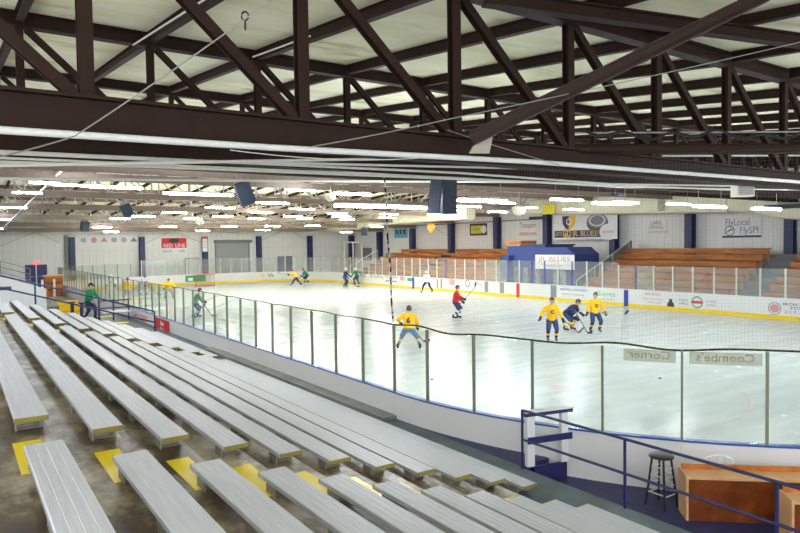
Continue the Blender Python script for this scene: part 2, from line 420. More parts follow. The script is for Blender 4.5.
for yb in (24.7, 2*YM-24.7): iceline(NX+.02, FX-.02, yb-.12, yb+.12)
struct(mb.build('floor_ice', [M['ice'], M['icered'], M['iceblue']]))

# dasher boards
GATE_BLUE = 24.6
def board(s0, s1, far, label, group, zb, yellow=True, capm='cap', facem='offwhite'):
    n = max(1, int((s1-s0)/.5)); ss = [s0+(s1-s0)*k/n for k in range(n+1)]
    mid = off((s0+s1)/2, .05); t = thing('dasher_board', label, 'rink board', (mid.x, mid.y, zb), 0, group)
    def strip(d0, d1, z0, z1, name, mm):
        b = MB(); a = [off(s, d0)-mid for s in ss]; c = [off(s, d1)-mid for s in ss]; N = len(ss)
        vs = [(p.x, p.y, z0-zb) for p in a]+[(p.x, p.y, z1-zb) for p in a]+[(p.x, p.y, z0-zb) for p in c]+[(p.x, p.y, z1-zb) for p in c]
        fs = []
        for k in range(N-1):
            fs += [(k, k+1, N+k+1, N+k), (2*N+k, 3*N+k, 3*N+k+1, 2*N+k+1), (N+k, N+k+1, 3*N+k+1, 3*N+k), (k, 2*N+k, 2*N+k+1, k+1)]
        fs += [(0, N, 3*N, 2*N), (N-1, 3*N-1, 4*N-1, 2*N-1)]
        b.add(vs, fs); return b.build(name, mm, t)
    strip(.0, .1, zb, 1.045, 'panel', M[facem])
    strip(-.015, .112, 1.045, 1.07, 'cap_rail', M[capm])
    strip(-.012, -.001, 0.0 if zb <= 0 else .02, .2, 'kick_plate', M['yellow'])
    t['s'] = (s0+s1)/2
    return t
BOARDS = []
s = .80+1.115*10; k = 0
edges = []
while s > 1: edges.append(s); s -= 2.23
s = -1.43+2.4-1.2
while s > -(LN+LQ)+1: edges.append(s); s -= 2.4
edges.append(-(LN+LQ))
for i in range(len(edges)-1):
    BOARDS.append(board(edges[i+1]+.004, edges[i]-.004, False, 'white near-side dasher board with blue cap rail and clear glass, %s from the right' % nth(i+1), 'dasher boards along the near side', 0))
e2 = [-(LN+LQ)]
n = 4
for k in range(1, n+1): e2.append(-(LN+LQ)-LE*k/n)
for k in range(1, 6): e2.append(-(LN+LQ+LE)-LQ*k/5)
for i in range(len(e2)-1):
    BOARDS.append(board(e2[i+1]+.004, e2[i]-.004, True, 'white dasher board at the far end of the ice, %s from the left' % nth(i+1), 'dasher boards around the far end', 0, capm='white', facem='white'))
yb = [FY-RC-2.43*k for k in range(0, 21)]
for i in range(len(yb)-1):
    BOARDS.append(board(far_s(yb[i])+.004, far_s(yb[i+1])-.004, True, 'white dasher board with yellow kick plate on the far side, %s from the corner' % nth(i+1), 'dasher boards along the far side', 0, capm='white', facem='white'))
def near_board(p):
    return min(BOARDS, key=lambda t: (V((t.location.x, t.location.y))-V((p[0], p[1]))).length)

# glass panes and posts (parts of the board section that carries them)
SEC = [(t['s'], t) for t in BOARDS]
def board_at(s): return min(SEC, key=lambda q: abs(q[0]-s))[1]
def pane(s0, s1, z0, z1, label, group, mm, d=.05, extra=None):
    n = max(1, int(abs(s1-s0)/.4)) if s1 > 0 or abs(s0) > LN else 1
    ss = [s0+(s1-s0)*k/n for k in range(n+1)]; N = len(ss); mid = off((s0+s1)/2, d)
    a = [off(s, d-.006)-mid for s in ss]; c = [off(s, d+.006)-mid for s in ss]
    b = MB(); h = z1-z0
    vs = [(p.x, p.y, 0) for p in a]+[(p.x, p.y, h) for p in a]+[(p.x, p.y, 0) for p in c]+[(p.x, p.y, h) for p in c]; fs = []
    for k in range(N-1): fs += [(k, k+1, N+k+1, N+k), (2*N+k, 3*N+k, 3*N+k+1, 2*N+k+1), (N+k, N+k+1, 3*N+k+1, 3*N+k), (k, 2*N+k, 2*N+k+1, k+1)]
    fs += [(0, N, 3*N, 2*N), (N-1, 3*N-1, 4*N-1, 2*N-1)]
    b.add(vs, fs); t = board_at((s0+s1)/2); o = b.build('glass_pane', mm, t); o.location = V((mid.x, mid.y, z0))-t.location
    return o
def post(s, z0, z1, label, group, mm, w=.03, d=.05):
    p, t = path(s); q = off(s, d); b = MB()
    nrm = V((-t.y, t.x, 0))
    b.prof((0, 0, 0), (0, 0, z1-z0), [(-w/2, -.03), (w/2, -.03), (w/2, -.01), (.008, -.01), (.008, .01), (w/2, .01), (w/2, .03), (-w/2, .03), (-w/2, .01), (-.008, .01), (-.008, -.01), (-w/2, -.01)], tuple(nrm))
    bt = board_at(s-.02); o = b.build('glass_post', mm, bt); o.location = V((q.x, q.y, z0))-bt.location
    return o
M['post'] = mat('grey_aluminium_post', (128, 134, 112), .5, .2, .15)
M['postlt'] = mat('pale_aluminium_post', (214, 214, 206), .5, 0, .08)
M['postblue'] = mat('blue_gate_post', (52, 66, 160), .45)
ZG = 2.4
posts = []
s = .80+1.115*9
while s > .7: posts.append(s); s -= 1.115
s = -.24
while s > -(LN): posts.append(s); s -= 1.2
nc = 10
s = -LN
for k in range(0, nc): posts.append(-LN-LQ*k/nc-.3)
posts = sorted(set(posts), reverse=True)
for i, s in enumerate(posts):
    post(s, 1.07, ZG, 'thin grey post between near-side glass panes, %s from the right' % nth(i+1), 'near glass posts', M['post'])
    if i+1 < len(posts):
        pane(posts[i+1]+.022, s-.022, 1.072, ZG-.01, 'clear glass pane above the near boards, %s from the right end' % nth(i+1), 'near glass panes', M['glass'])
# far end and far side
fp = []
s0 = -(LN+LQ)
for k in range(9): fp.append(s0-LE*k/8)
for k in range(1, 11): fp.append(s0-LE-LQ*k/11)
y = 60.4
while y > 14: fp.append(far_s(y)); y -= 1.215
BL = [34.76, 32.43, 29.4, 31.2, 24.53, 41.67]
for i, s in enumerate(fp):
    p, _ = path(s); blue = any(abs(p.y-b) < .6 for b in BL) and p.x > 33
    zt = 2.52 if (p.x > 33 and p.y < 26) else 2.7
    post(s, 1.07, zt, ('blue gate post' if blue else 'pale post')+' between glass panes beyond the ice, %s from the left' % nth(i+1), 'far glass posts', M['postblue'] if blue else M['postlt'], .075)
    if i+1 < len(fp):
        q = (path(s)[0]+path(fp[i+1])[0])/2
        stk = 22.6 < q.y < 24.4 or 34.9 < q.y < 36.9
        pane(fp[i+1]+.03, s-.03, 1.072, zt-.01, 'glass pane beyond the ice, %s from the left' % nth(i+1), 'far glass panes', M['glassst'] if stk and q.x > 33 else M['glassfar'])
# glass at the far-left corner is taller: a second tier of panes
# Coombe's Corner film on two near panes (faces the ice)
def film(sa, sb, word, label):
    t0 = (sa+sb)/2; p = off(t0, .03); q, tg = path(t0)
    t = thing('advertising_film', label, 'sign', (p.x, p.y, 2.2))
    n = 5; ss = [sa+(sb-sa)*k/n for k in range(n+1)]; b = MB()
    a = [off(s, .036) for s in ss]; c = [off(s, .033) for s in ss]
    vs = [(q_.x-p.x, q_.y-p.y, z) for z in (-.01, .17) for q_ in a]+[(q_.x-p.x, q_.y-p.y, z) for z in (-.01, .17) for q_ in c]; N = n+1
    fs = []
    for k in range(n): fs += [(k, k+1, N+k+1, N+k), (2*N+k, 3*N+k, 3*N+k+1, 2*N+k+1), (N+k, N+k+1, 3*N+k+1, 3*N+k), (k, 2*N+k, 2*N+k+1, k+1)]
    fs += [(0, N, 3*N, 2*N), (n, 2*N+n, 3*N+n, N+n)]
    b.add(vs, fs); b.build('film', M['tan'], t)
    # reading direction for skaters: along -tangent seen from inside
    inn = (path(t0)[0]-off(t0, 1)).normalized()
    xd = V((0, 0, 1)).cross(inn)
    text(word, .17, off(t0, .012)+V((0, 0, 2.285)), xd, (0, 0, 1), M['tanink'], t, width=(abs(sb-sa))*.8, depth=.002)
film(posts[[i for i, s in enumerate(posts) if abs(s-6.375) < .3][0]]-.06, 5.26+.1, "Coombe's", "tan strip reading Coombe's along the glass top, mirrored from here")
film(5.26-.08, 4.45, "Corner", "tan strip reading Corner along the glass top, left of its partner strip")

# rope along the near glass top
pts = []
s = 12.0; k = 0
while s > -52:
    p = off(s, .05); amp = .012 if s < -.5 else .04
    pts.append((p.x, p.y, ZG+.015+amp*math.sin(s*3.3)*(.6+.4*math.sin(s*1.7)))); s -= .15
tag(MB().tube(pts, [.016 if p[1] < 12 else .011 for p in pts], 6).build('rope', M['rope'], smooth=True), 'dark green wavy rope laced along the top of the near glass', 'rope')
# vertical braided rope
p = off(-.26, .05); pts = []
for k in range(15):
    z = ZG+.05+(5.28-ZG)*k/14; pts.append((p.x-.0-.012*k*.3, p.y+.012*k+.015*math.sin(k*.9), z))
tag(MB().tube(pts, .019, 7).build('rope', M['braid'], smooth=True), 'black and white rope hanging from the roof beam down to the near glass', 'rope')
# protective netting: real threads
b = MB(); smin, smax = -.24, 12.2; z0, z1 = ZG+.03, 5.25
def thread(pl, r):
    b.tube(pl, r, 3)
n = int((smax-smin)/.05)
for k in range(n+1):
    s = smin+(smax-smin)*k/n; q = off(s, .05); thread([(q.x, q.y, z0), (q.x, q.y, z1)], .0006)
nz = int((z1-z0)/.05)
for j in range(nz+1):
    z = z0+(z1-z0)*j/nz; thread([tuple(off(smin+(smax-smin)*k/30, .05)+V((0, 0, z))) for k in range(31)], .0006)
tag(b.build('safety_net', M['netthread']), 'fine white mesh safety net hanging above the near corner glass', 'net')

# ------------------------------------------------------------------ adverts on the far boards
def on_far(px, py): return onx(px, py, FX-.02)
def adparent(p): return near_board(p)
def ad_text(word, x0, x1, yc, hpx, m):
    a, b = on_far(x0, yc), on_far(x1, yc); c = (a+b)/2; d = (c-C0).dot(fw)
    c.x = FX-.012
    text(word, hpx/FPX*d*1.15, c, *XF, m, adparent(c), 'advert_lettering', .003, width=abs(a.y-b.y))
def ad_shape(fn, px, py, m, name='advert'):
    c = on_far(px, py); c.x = FX-.004; d = (c-C0).dot(fw)/FPX; bb = MB(); fn(bb, c, d); keep(bb.build(name, m), adparent(c))
ad_text('MCL', 360, 366, 275.5, 4, M['inkgrey']); ad_text('Bradley', 370, 383, 276.5, 4, M['inkgrey'])
ad_text('MORAN', 385, 397, 277, 4.5, M['inkgrey']); ad_shape(lambda b, c, d: flat(b, c, *XF, 13*d*1.6, 1*d), 391, 281.2, M['inkblue'])
ad_shape(lambda b, c, d: flat(b, c, *XF, 5*d*1.6, 5*d), 402, 278, M['inkpink']); ad_shape(lambda b, c, d: flat(b, c, *XF, 6*d*1.6, 3.4*d), 410, 279.6, M['inkgreend'])
ad_shape(lambda b, c, d: flatpoly(b, c, *XF, circ(3.6*d, 16, 1.3)), 452, 282, M['inkpink']); ad_shape(lambda b, c, d: flatring(b, c, *XF, 3.6*d, .9*d), 467.5, 283.4, M['ink'])
ad_text('Sunrise', 473, 482, 284, 3.2, M['inkgrey'])
ad_text('PREMIER CONCRETE', 560, 587, 290, 2.6, M['inkblue']); ad_text('service company', 562, 584, 294.5, 2.4, M['inkgrey'])
ad_text('Siems', 597.5, 615, 294, 7, M['inkgreen']); ad_text('construction', 601, 614, 299.4, 2, M['inkblue'])
ad_text('REAL ESTATE', 645, 660, 294.3, 2.6, M['inkred']); ad_text('Make your move', 643, 663, 299, 3, M['inkpink']); ad_text('with me', 647, 661, 302.3, 2.5, M['inkpink'])
ad_shape(lambda b, c, d: flatpoly(b, c, *XF, [(-4*d, -4*d), (4*d, -4*d), (3.4*d, 0), (1.6*d, 1.5*d), (1.6*d, 4*d), (-1.6*d, 4*d), (-1.6*d, 1.5*d), (-3.4*d, 0)]), 670.5, 303, M['ink'])
ad_text('info', 679, 688, 300, 3, M['inkgrey']); ad_text('office', 679, 688, 303.5, 3, M['inkgrey'])
ad_shape(lambda b, c, d: flatring(b, c, *XF, 6*d, 1.2*d), 697, 302.3, M['inkgreend']); ad_shape(lambda b, c, d: flat(b, c, *XF, 12*d, 2.6*d, .012), 697, 302.3, M['inkred'])
ad_text('call', 706, 716, 301.5, 2.6, M['inkgrey']); ad_text('today', 706, 716, 305, 2.6, M['inkgrey'])
ad_shape(lambda b, c, d: flatring(b, c, *XF, 6.4*d, .8*d), 774.5, 308.4, M['inkgrey']); ad_shape(lambda b, c, d: flatpoly(b, c, *XF, circ(4.6*d, 7, 1.1)), 774.5, 308.4, M['inkpink'])
ad_text('IRON WORKS', 783, 822, 305.4, 3.6, M['ink']); ad_text('STORAGE', 790, 818, 309.3, 3.6, M['ink']); ad_text('217-528', 784, 813, 313, 3.6, M['inkred'])
# SUBWAY on the far corner boards
sA = -(LN+LQ+LE+LQ*.30); q, tg = path(sA); inn = (q-off(sA, 1)).normalized()
xd = V((0, 0, 1)).cross(inn)
pa = q+inn*.03+V((0, 0, .64))
text('SUB', .62, pa-xd*1.15, xd, (0, 0, 1), M['inkyellow'], adparent(q), 'advert_lettering', .003, width=1.7, bold=.01)
text('WAY', .62, pa+xd*1.0, xd, (0, 0, 1), M['inkgreend'], adparent(q), 'advert_lettering', .003, width=1.9, bold=.01)
# red centre mark, blue line marks, grey gates on the far boards
def board_patch(y, w, z0, z1, m, name):
    bb = MB(); bb.box((FX-.02, y-w/2, z0), (FX-.001, y+w/2, z1)); p = (FX, y); keep(bb.build(name, m), adparent(p))
board_patch(onx(518, 285, FX).y, .3, .02, 1.02, M['signred'], 'centre_line_mark')
board_patch(24.6, .3, .02, 1.02, M['postblue'], 'blue_line_mark')
board_patch(2*YM-24.6, .3, .02, 1.02, M['postblue'], 'blue_line_mark')
for px, w in ((437.5, .2), (441.5, .2), (486.5, .4), (502, .45), (553.5, .5)):
    board_patch(onx(px, 288, FX).y, w, .22, 1.03, M['inkgrey'], 'gate_panel')

# ------------------------------------------------------------------ near stand: terraces and benches
KX = lambda k: .49+.588*k
KZ = lambda k: 2.595-.19*k
KT = lambda k: KZ(k)-.14
def terraces(y0, y1, k0, k1, name):
    b = MB()
    pts = [(KX(k0)-.46, 0)]
    for k in range(k0, k1+1):
        pts += [(KX(k)-.458, KT(k)), (KX(k)+.13, KT(k))]
    pts.append((KX(k1)+.13, 0))
    n = len(pts)
    vs = [(x, y0, z) for x, z in pts]+[(x, y1, z) for x, z in pts]
    for i in range(n-1):
        b.cur = 0 if i % 2 else 1
        b.add([vs[i], vs[i+1], vs[n+i+1], vs[n+i]], [(0, 1, 2, 3)])
    b.cur = 1
    b.add(vs[:n], [tuple(range(n))]); b.add(vs[n:], [tuple(range(n))])
    return struct(b.build(name, [M['concrete'], M['riser']]))
terraces(-2.5, 27.5, -4, 9, 'floor_terrace')
# walkway, rink-side floor, slab
b = MB(); b.box((KX(9)+.131, 7.1, 0), (NX-.105, 37.5, .55)); 
b.box((KX(9)+.131, -2.5, 0), (7.06, 7.1, .55))
b.box((3.2, 27.51, 0), (KX(9)+.131, 37.5, .55))
struct(b.build('floor_walkway', M['rubber']))
b = MB()
arc = [off(s, .102) for s in [k*.5 for k in range(0, 27)]]
poly = [V((7.061, 7.099, 0)), V((7.061, -2.5, 0)), V((16, -2.5, 0)), V((16, NY-.102, 0))]+[p for p in reversed(arc) if p.y < 7.09 and p.x < 15.99]
nn = len(poly)
b.add([(p.x, p.y, .3) for p in poly]+[(p.x, p.y, 0) for p in poly], [tuple(range(nn)), tuple(range(2*nn-1, nn-1, -1))]+[(i, (i+1) % nn, nn+(i+1) % nn, nn+i) for i in range(nn)])
struct(b.build('floor_lower', M['rubber2']))
# small piece of walkway between straight edge and the curving boards
b = MB(); arc2 = [off(s, .102) for s in [k*.25 for k in range(0, 15)] if off(s, .102).y > 7.1]
poly = [V((NX-.104, 7.1, 0))]+[V((arc2[-1].x, 7.1, 0))]+list(reversed(arc2))
nn = len(poly)
b.add([(p.x, p.y, .55) for p in poly]+[(p.x, p.y, 0) for p in poly], [tuple(range(nn)), tuple(range(2*nn-1, nn-1, -1))]+[(i, (i+1) % nn, nn+(i+1) % nn, nn+i) for i in range(nn)])
struct(b.build('floor_walkway_corner', M['rubber2']))
b = MB(); b.box((-8, -8, -.4), (46, 76, -.12)); 
struct(b.build('floor_slab', M['slab']))
b = MB(); b.box((-8, 27.6, -.1), (NX-.11, 72, .3)); struct(b.build('floor_concourse', M['slab']))
b = MB(); b.box((NX-.11, FY+.13, -.1), (42, 72, .0)); b.box((FX+.13, 12, -.1), (42, FY, .0)); struct(b.build('floor_surround', M['slab']))
# curb along the boards
b = MB(); b.box((NX-.42, 10.5, .551), (NX-.106, 21.5, .62)); tag(b.build('kerb', M['slab']), 'low grey kerb lying along the foot of the near boards', 'kerb')

def bench_proto(L):
    t = thing('bleacher_bench', '', 'bench')
    w, h = .125, .042; pr = [(-w, 0), (w, 0), (w, h-.004), (w-.006, h)]
    for g in (.062, 0, -.062): pr += [(g+.004, h), (g+.002, h-.0015), (g-.002, h-.0015), (g-.004, h)]
    pr += [(-w+.006, h), (-w, h-.004)]
    b = MB(); vs = [(x, 0, z-h) for x, z in pr]+[(x, L, z-h) for x, z in pr]; n = len(pr)
    b.add(vs, [(i, (i+1) % n, n+(i+1) % n, n+i) for i in range(n)]+[tuple(range(n)), tuple(range(2*n-1, n-1, -1))])
    b.build('seat_plank', M['alu'], t)
    for y0, y1 in ((-.012, -.0005), (L+.0005, L+.012)):
        MB().box((-w, y0, -h), (w, y1, -.001)).build('end_cap', M['alucap'], t)
    n = max(2, int(round(L/1.2))+1)
    for k in range(n):
        y = .22+(L-.44)*k/(n-1)
        sb = MB(); sb.box((-.1, y-.03, -h-.018), (.1, y+.03, -h-.0005)); sb.box((-.1, y-.003, -.139), (.1, y+.003, -h-.018)); sb.box((-.1, y-.04, -.139), (.1, y+.04, -.13))
        sb.box((.07, y-.03, -.135), (.1, y+.03, -h-.018)); sb.box((-.112, y-.09, -.139), (-.1, y+.09, -h-.0005))
        sb.build('support', M['bracket'], t)
    return t
SECT = [('nearest the camera', .4, 5.32, range(0, 10)), ('in the middle section', 6.2, 18.5, range(0, 10)), ('in the far section', 19.2, 26.4, range(0, 10))]
EDGEW = {0: 'topmost'}
for sec, y0, y1, rows in SECT:
    proto = bench_proto(y1-y0)
    for k in rows:
        o = proto if k == 0 else copy_thing(proto)
        o.location = (KX(k), y0, KZ(k))
        where = {'nearest the camera': 'in front of the nearer aisle', 'in the middle section': 'between the two aisles', 'in the far section': 'beyond the farther aisle'}[sec]
        o['label'] = 'aluminium bleacher bench %s, %s row from the top' % (where, nth(k+1))
        o['group'] = 'aluminium bleacher benches'
# lowest loose bench row sits on the walkway level
for (y0, y1, wh) in ((.4, 5.32, 'in front of the nearer aisle'), (6.2, 18.5, 'between the two aisles'), (19.2, 26.4, 'beyond the farther aisle')):
    o = bench_proto(y1-y0); o.location = (KX(10), y0, KZ(10)-.005); tag(o, 'lowest aluminium bleacher bench %s, on the walkway' % wh, None, 'aluminium bleacher benches')
# painted yellow step edges in the aisles
for aisle, (ya, yb_) in (('nearer', (5.08, 5.95)), ('farther', (18.55, 19.15))):
    for k in range(0, 10):
        b = MB(); b.box((-.16, 0, 0), (.04, yb_-ya, .004))
        o = b.build('step_marking', M['yellowpaint']); o.location = (KX(k), ya, KT(k)+.0005)
        tag(o, 'yellow painted step edge in the %s aisle, %s step from the top' % (aisle, nth(k+1)), 'step marking', 'yellow step markings')

# ------------------------------------------------------------------ railings
def railing(name, label, path_pts, base_fn, posts_at, hts, r=.022, m='navyrail', extra=None):
    t = thing(name, label, 'railing', (path_pts[0][0], path_pts[0][1], base_fn(path_pts[0])))
    o = V(t.location)
    for h in hts:
        MB().tube([V((p[0], p[1], base_fn(p)+h))-o for p in path_pts], r, 8).build('rail', M[m], t, True)
    for p in posts_at:
        zb = base_fn(p); MB().cyl(V((p[0], p[1], zb))-o, V((p[0], p[1], zb+hts[0]))-o, r, 8).build('post', M[m], t, True)
    return t
railing('walkway_railing', 'navy two-rail railing descending at right beside the walkway and wooden desk', [(7.03, 7.0), (7.03, .2)], lambda p: .55, [(7.03, 7.0), (7.03, 5.17), (7.03, 3.3), (7.03, 1.4)], (.9, .45), .02)
def stepz(p): return max(.55, KZ(0)-.14-(p[0]-.49)*.19/.588-.0)
railing('stand_end_railing', 'navy railing sloping down the far end of the bleachers', [(-.8, 27.2), (6.6, 27.2)], lambda p: max(.55, 2.6-(p[0]-.49)*.323-.14-.0), [(.2, 27.2), (2.4, 27.2), (4.53, 27.2), (6.6, 27.2)], (.86, .42), .03)
# gate at the walkway end
t = thing('walkway_gate', 'white and navy wooden barrier standing between railing and near boards', 'gate', (7.14, 7.03, .55), R(-14))
def gbox(a, b, nm, m): MB().box(a, b).build(nm, M[m], t)
gbox((.0, -.04, 0), (.13, .04, .78), 'post', 'white'); gbox((.62, -.04, 0), (.74, .04, .78), 'post', 'white')
gbox((-.04, -.05, .78), (.82, .05, .84), 'top_rail', 'navyrail'); gbox((-.04, -.07, .84), (.83, .07, .86), 'cap_board', 'woodlt' if False else 'white')
gbox((-.0, -.065, .36), (.8, -.041, .46), 'middle_rail', 'navyrail')
gbox((.131, -.03, -.24), (.72, .0, .0), 'riser_panel', 'navyrail')

# ------------------------------------------------------------------ desks and stool at lower right
def desk(label, x, y, ang, L, D, Hh, back=.14):
    t = thing('timekeeper_desk', label, 'desk', (x, y, .3), ang)
    MB().box((.0305, -.02, 0), (L-.0305, 0, Hh-.03)).build('front_panel', M['wood2'], t)
    MB().box((0, -.03, 0), (.03, D, Hh+.02)).build('side_panel', M['woodlt'], t)
    MB().box((L-.03, -.03, 0), (L, D, Hh+.02)).build('side_panel', M['woodlt'], t)
    MB().box((.0305, -.03, Hh-.0295), (L-.0305, D-.03, Hh)).build('worktop', M['woodlt'], t)
    MB().box((.0305, D-.0295, Hh-.3), (L-.0305, D, Hh+.07)).build('back_ledge', M['wood'], t)
    return t
dd = R(-42)
desk('long varnished plywood desk standing beside the near boards at lower right', 7.86, 4.84, dd, 2.3, .32, .58)
desk('smaller plywood desk in front of the long desk at the right edge', 8.0, 3.6, dd, 1.2, .3, .62)
t = thing('bar_stool', 'dark wooden bar stool standing beside the long plywood desk', 'stool', (8.02, 5.3, .3))
MB().lathe((0, 0, .68), [(.0, 0), (.15, 0), (.17, .012), (.17, .03), (.15, .042), (0, .042)], 20).build('seat', M['darkwood'], t, True)
LG = [(.11, .11), (-.11, .11), (-.11, -.11), (.11, -.11)]
for x, y in LG: MB().cyl((x*1.35, y*1.35, 0), (x*.8, y*.8, .68), .016, 8).build('leg', M['darkwood'], t, True)
for z in (.18, .3, .42, .54):
    q = 1.35-.55*z/.7
    for i in range(4):
        a, b_ = LG[i], LG[(i+1) % 4]; MB().cyl((a[0]*q, a[1]*q, z+.02*(i % 2)), (b_[0]*q, b_[1]*q, z+.02*(i % 2)), .009, 6).build('rung', M['postlt'], t, True)
t = thing('white_chair', 'white plastic chair whose curved back shows above the long desk', 'chair', (8.75, 4.98, .3), dd+PI)
MB().box((-.22, -.22, .33), (.22, .2, .36)).build('seat', M['white'], t)
for x in (-.2, .2):
    for y in (-.2, .18): MB().cyl((x, y, 0), (x*.95, y*.95, .33), .018, 8).build('leg', M['white'], t, True)
pts = [(-.21, .2, .36)]+[(-.21*math.cos(PI*k/10), .22, .6+.12*math.sin(PI*k/10)) for k in range(11)]+[(.21, .2, .36)]
b = MB(); b.tube(pts, .018, 8)
for x in (-.1, 0, .1): b.bar((x, .21, .36), (x, .22, .7), .04, .012)
b.build('backrest', M['white'], t, True)

# red sign and lettering on the near boards (outer face)
def near_face(px, py): p = onx(px, py, NX-.104); return p
a, b_ = near_face(155, 316), near_face(170, 336)
c = V((NX-.112, 28.0, .66))
t = thing('red_notice_board', 'red notice with white lettering on the near boards by the far railing', 'sign', c)
bb = MB(); flat(bb, (0, 0, 0), *XF, 2.3, .66); bb.build('panel', M['signred'], t)
text('Rink', .3, c+V((-.008, 0, .13)), *XF, M['banner'], t); text('Rules', .26, c+V((-.008, 0, -.13)), *XF, M['banner'], t)
c = V((NX-.112, 31.9, .7)); t = thing('red_lettering', 'faded red lettering on the white boards left of the red notice', 'sign', c)
text('HOCKEY', .42, c, *XF, M['inkred'], t, width=2.6)

# ------------------------------------------------------------------ far end of near stands
ZW = lambda X: 2.62-(X-1.84)*.34
b = MB(); xs = [-7.9, 4.7]
b.prof((0, 38, 0), (0, 38.25, 0), [(0, 0)]*3) if False else None
pts = [(-7.9, .3), (3.85, .3), (3.85, ZW(3.85)), (-7.9, ZW(-7.9))]
b.add([(x, 38, z) for x, z in pts]+[(x, 38.25, z) for x, z in pts], [(0, 1, 2, 3), (7, 6, 5, 4), (0, 4, 5, 1), (1, 5, 6, 2), (2, 6, 7, 3), (3, 7, 4, 0)])
struct(b.build('wall_stand_end', M['white']))
c = ony(5.5, 288.3, 37.99); t = thing('wall_vent', 'small dark louvred vent on the white stand wall at far left', 'vent', c)
b = MB(); flat(b, (0, 0, 0), *YF, .5, .17, .02); b.build('frame', M['ink'], t)
b = MB()
for k in range(4): flat(b, (0, -.021, -.055+.036*k), *YF, .4, .012, .006)
b.build('louvre', M['inkgrey'], t)
def stepz2(X): return max(.3, 2.9-(X+.2)*.5)
proto = None
for k in range(5):
    z = ZW(-.2+1.0*k)-.14; x = -.2+1.0*k
    b = MB(); b.box((-.16, 0, -.05), (.16, 14, 0)); t = thing('bleacher_bench', 'aluminium bench behind the white stand wall at far left, %s row from the top' % nth(k+1), 'bench', (x, 38.6, z), 0, 'benches beyond the white stand wall')
    b.build('seat_plank', M['alu'], t)
    for yy in (.5, 4.8, 9.2, 13.5): MB().box((-.1, yy-.04, .3-z), (.1, yy+.04, -.05)).build('support', M['bracket'], t)
railing('stand_railing', 'thin grey railing behind the white stand wall beside the navy doors', [(-1.0, 53), (4.4, 53)], lambda p: ZW(p[0])-.35, [(.5, 53), (2.6, 53), (4.4, 53)], (1.2, .8, .4), .03, 'inkgrey')
# yellow stair, bin, wooden kiosk, navy gate
t = thing('yellow_stair', 'short flight of yellow steps beside the brown bin at far left', 'stairs', (4.75, 41, .3))
for k in range(3): MB().box((0, .45*k, 0), (1.15, .45*k+.449, .22*(k+1))).build('step', M['yellow'], t)
t = thing('litter_bin', 'brown litter bin standing beside the yellow stair', 'bin', (4.2, 38.5, .3))
MB().prof((0, 0, 0), (0, 0, .62), [(-.24, -.24), (.24, -.24), (.24, .24), (-.24, .24)], (0, 1, 0)).build('body', M['bin'], t)
MB().box((-.27, -.27, .62), (.27, .27, .7)).build('lid', M['inkgrey'], t)
t = thing('wooden_kiosk', 'orange wooden kiosk with white posts beside the navy double doors', 'kiosk', (5.7, 56.5, .3))
MB().box((0, 0, 0), (1.2, 1.2, 1.55)).build('body', M['wood'], t)
MB().box((-.1, -.1, 1.55), (1.3, 1.3, 1.66)).build('countertop', M['woodlt'], t)
for x in (-.3, .5): MB().box((x, -.12, 0), (x+.16, -.001, 1.35)).build('post', M['white'], t)
for z in (.5, 1.0): MB().box((.1, -.05, z), (1.15, -.002, z+.12)).build('slat', M['wood2'], t)
t = thing('ice_entry_gate', 'navy framed gate with white shelf standing beside the near boards at far left', 'gate', (5.55, 33.2, .55))
for x in (0, .62, 1.3): MB().box((x-.03, -.03, 0), (x+.03, .03, 1.0)).build('post', M['navyrail'], t)
for z in (.95, .6): MB().box((.03, -.02, z-.03), (1.27, .02, z+.03)).build('rail', M['navyrail'], t)
MB().box((.1, -.3, .38), (1.35, .3, .45)).build('shelf', M['white'], t)
for i, (x, y) in enumerate(((4.75, 37.0), (5.05, 36.2))):
    t = thing('navy_bollard', 'navy post with flat cap standing %s the walking person' % ('farther left of' if i == 0 else 'just left of'), 'post', (x, y-1.2, .55))
    MB().box((-.07, -.07, 0), (.07, .07, .75)).build('shaft', M['navyrail'], t); MB().box((-.13, -.13, .75), (.13, .13, .8)).build('cap', M['navyrail'], t)
b = MB()
for i, (px, py, w, l) in enumerate(((80, 315, .6, .5), (105, 316.5, .7, .5), (118, 323, .9, .5))):
    p = onz(px, py, .56); b = MB(); b.box((-w/2, -l/2, 0), (w/2, l/2, .012)); o = b.build('step_marking', M['yellowpaint'])
    p.x = min(p.x, 6.3); o.location = (p.x, p.y, .551 if p.y < 37.4 else .301)
    tag(o, 'yellow floor marking %s the walking person' % ('left of', 'right of', 'farthest right of')[i], 'floor marking', 'yellow floor markings')

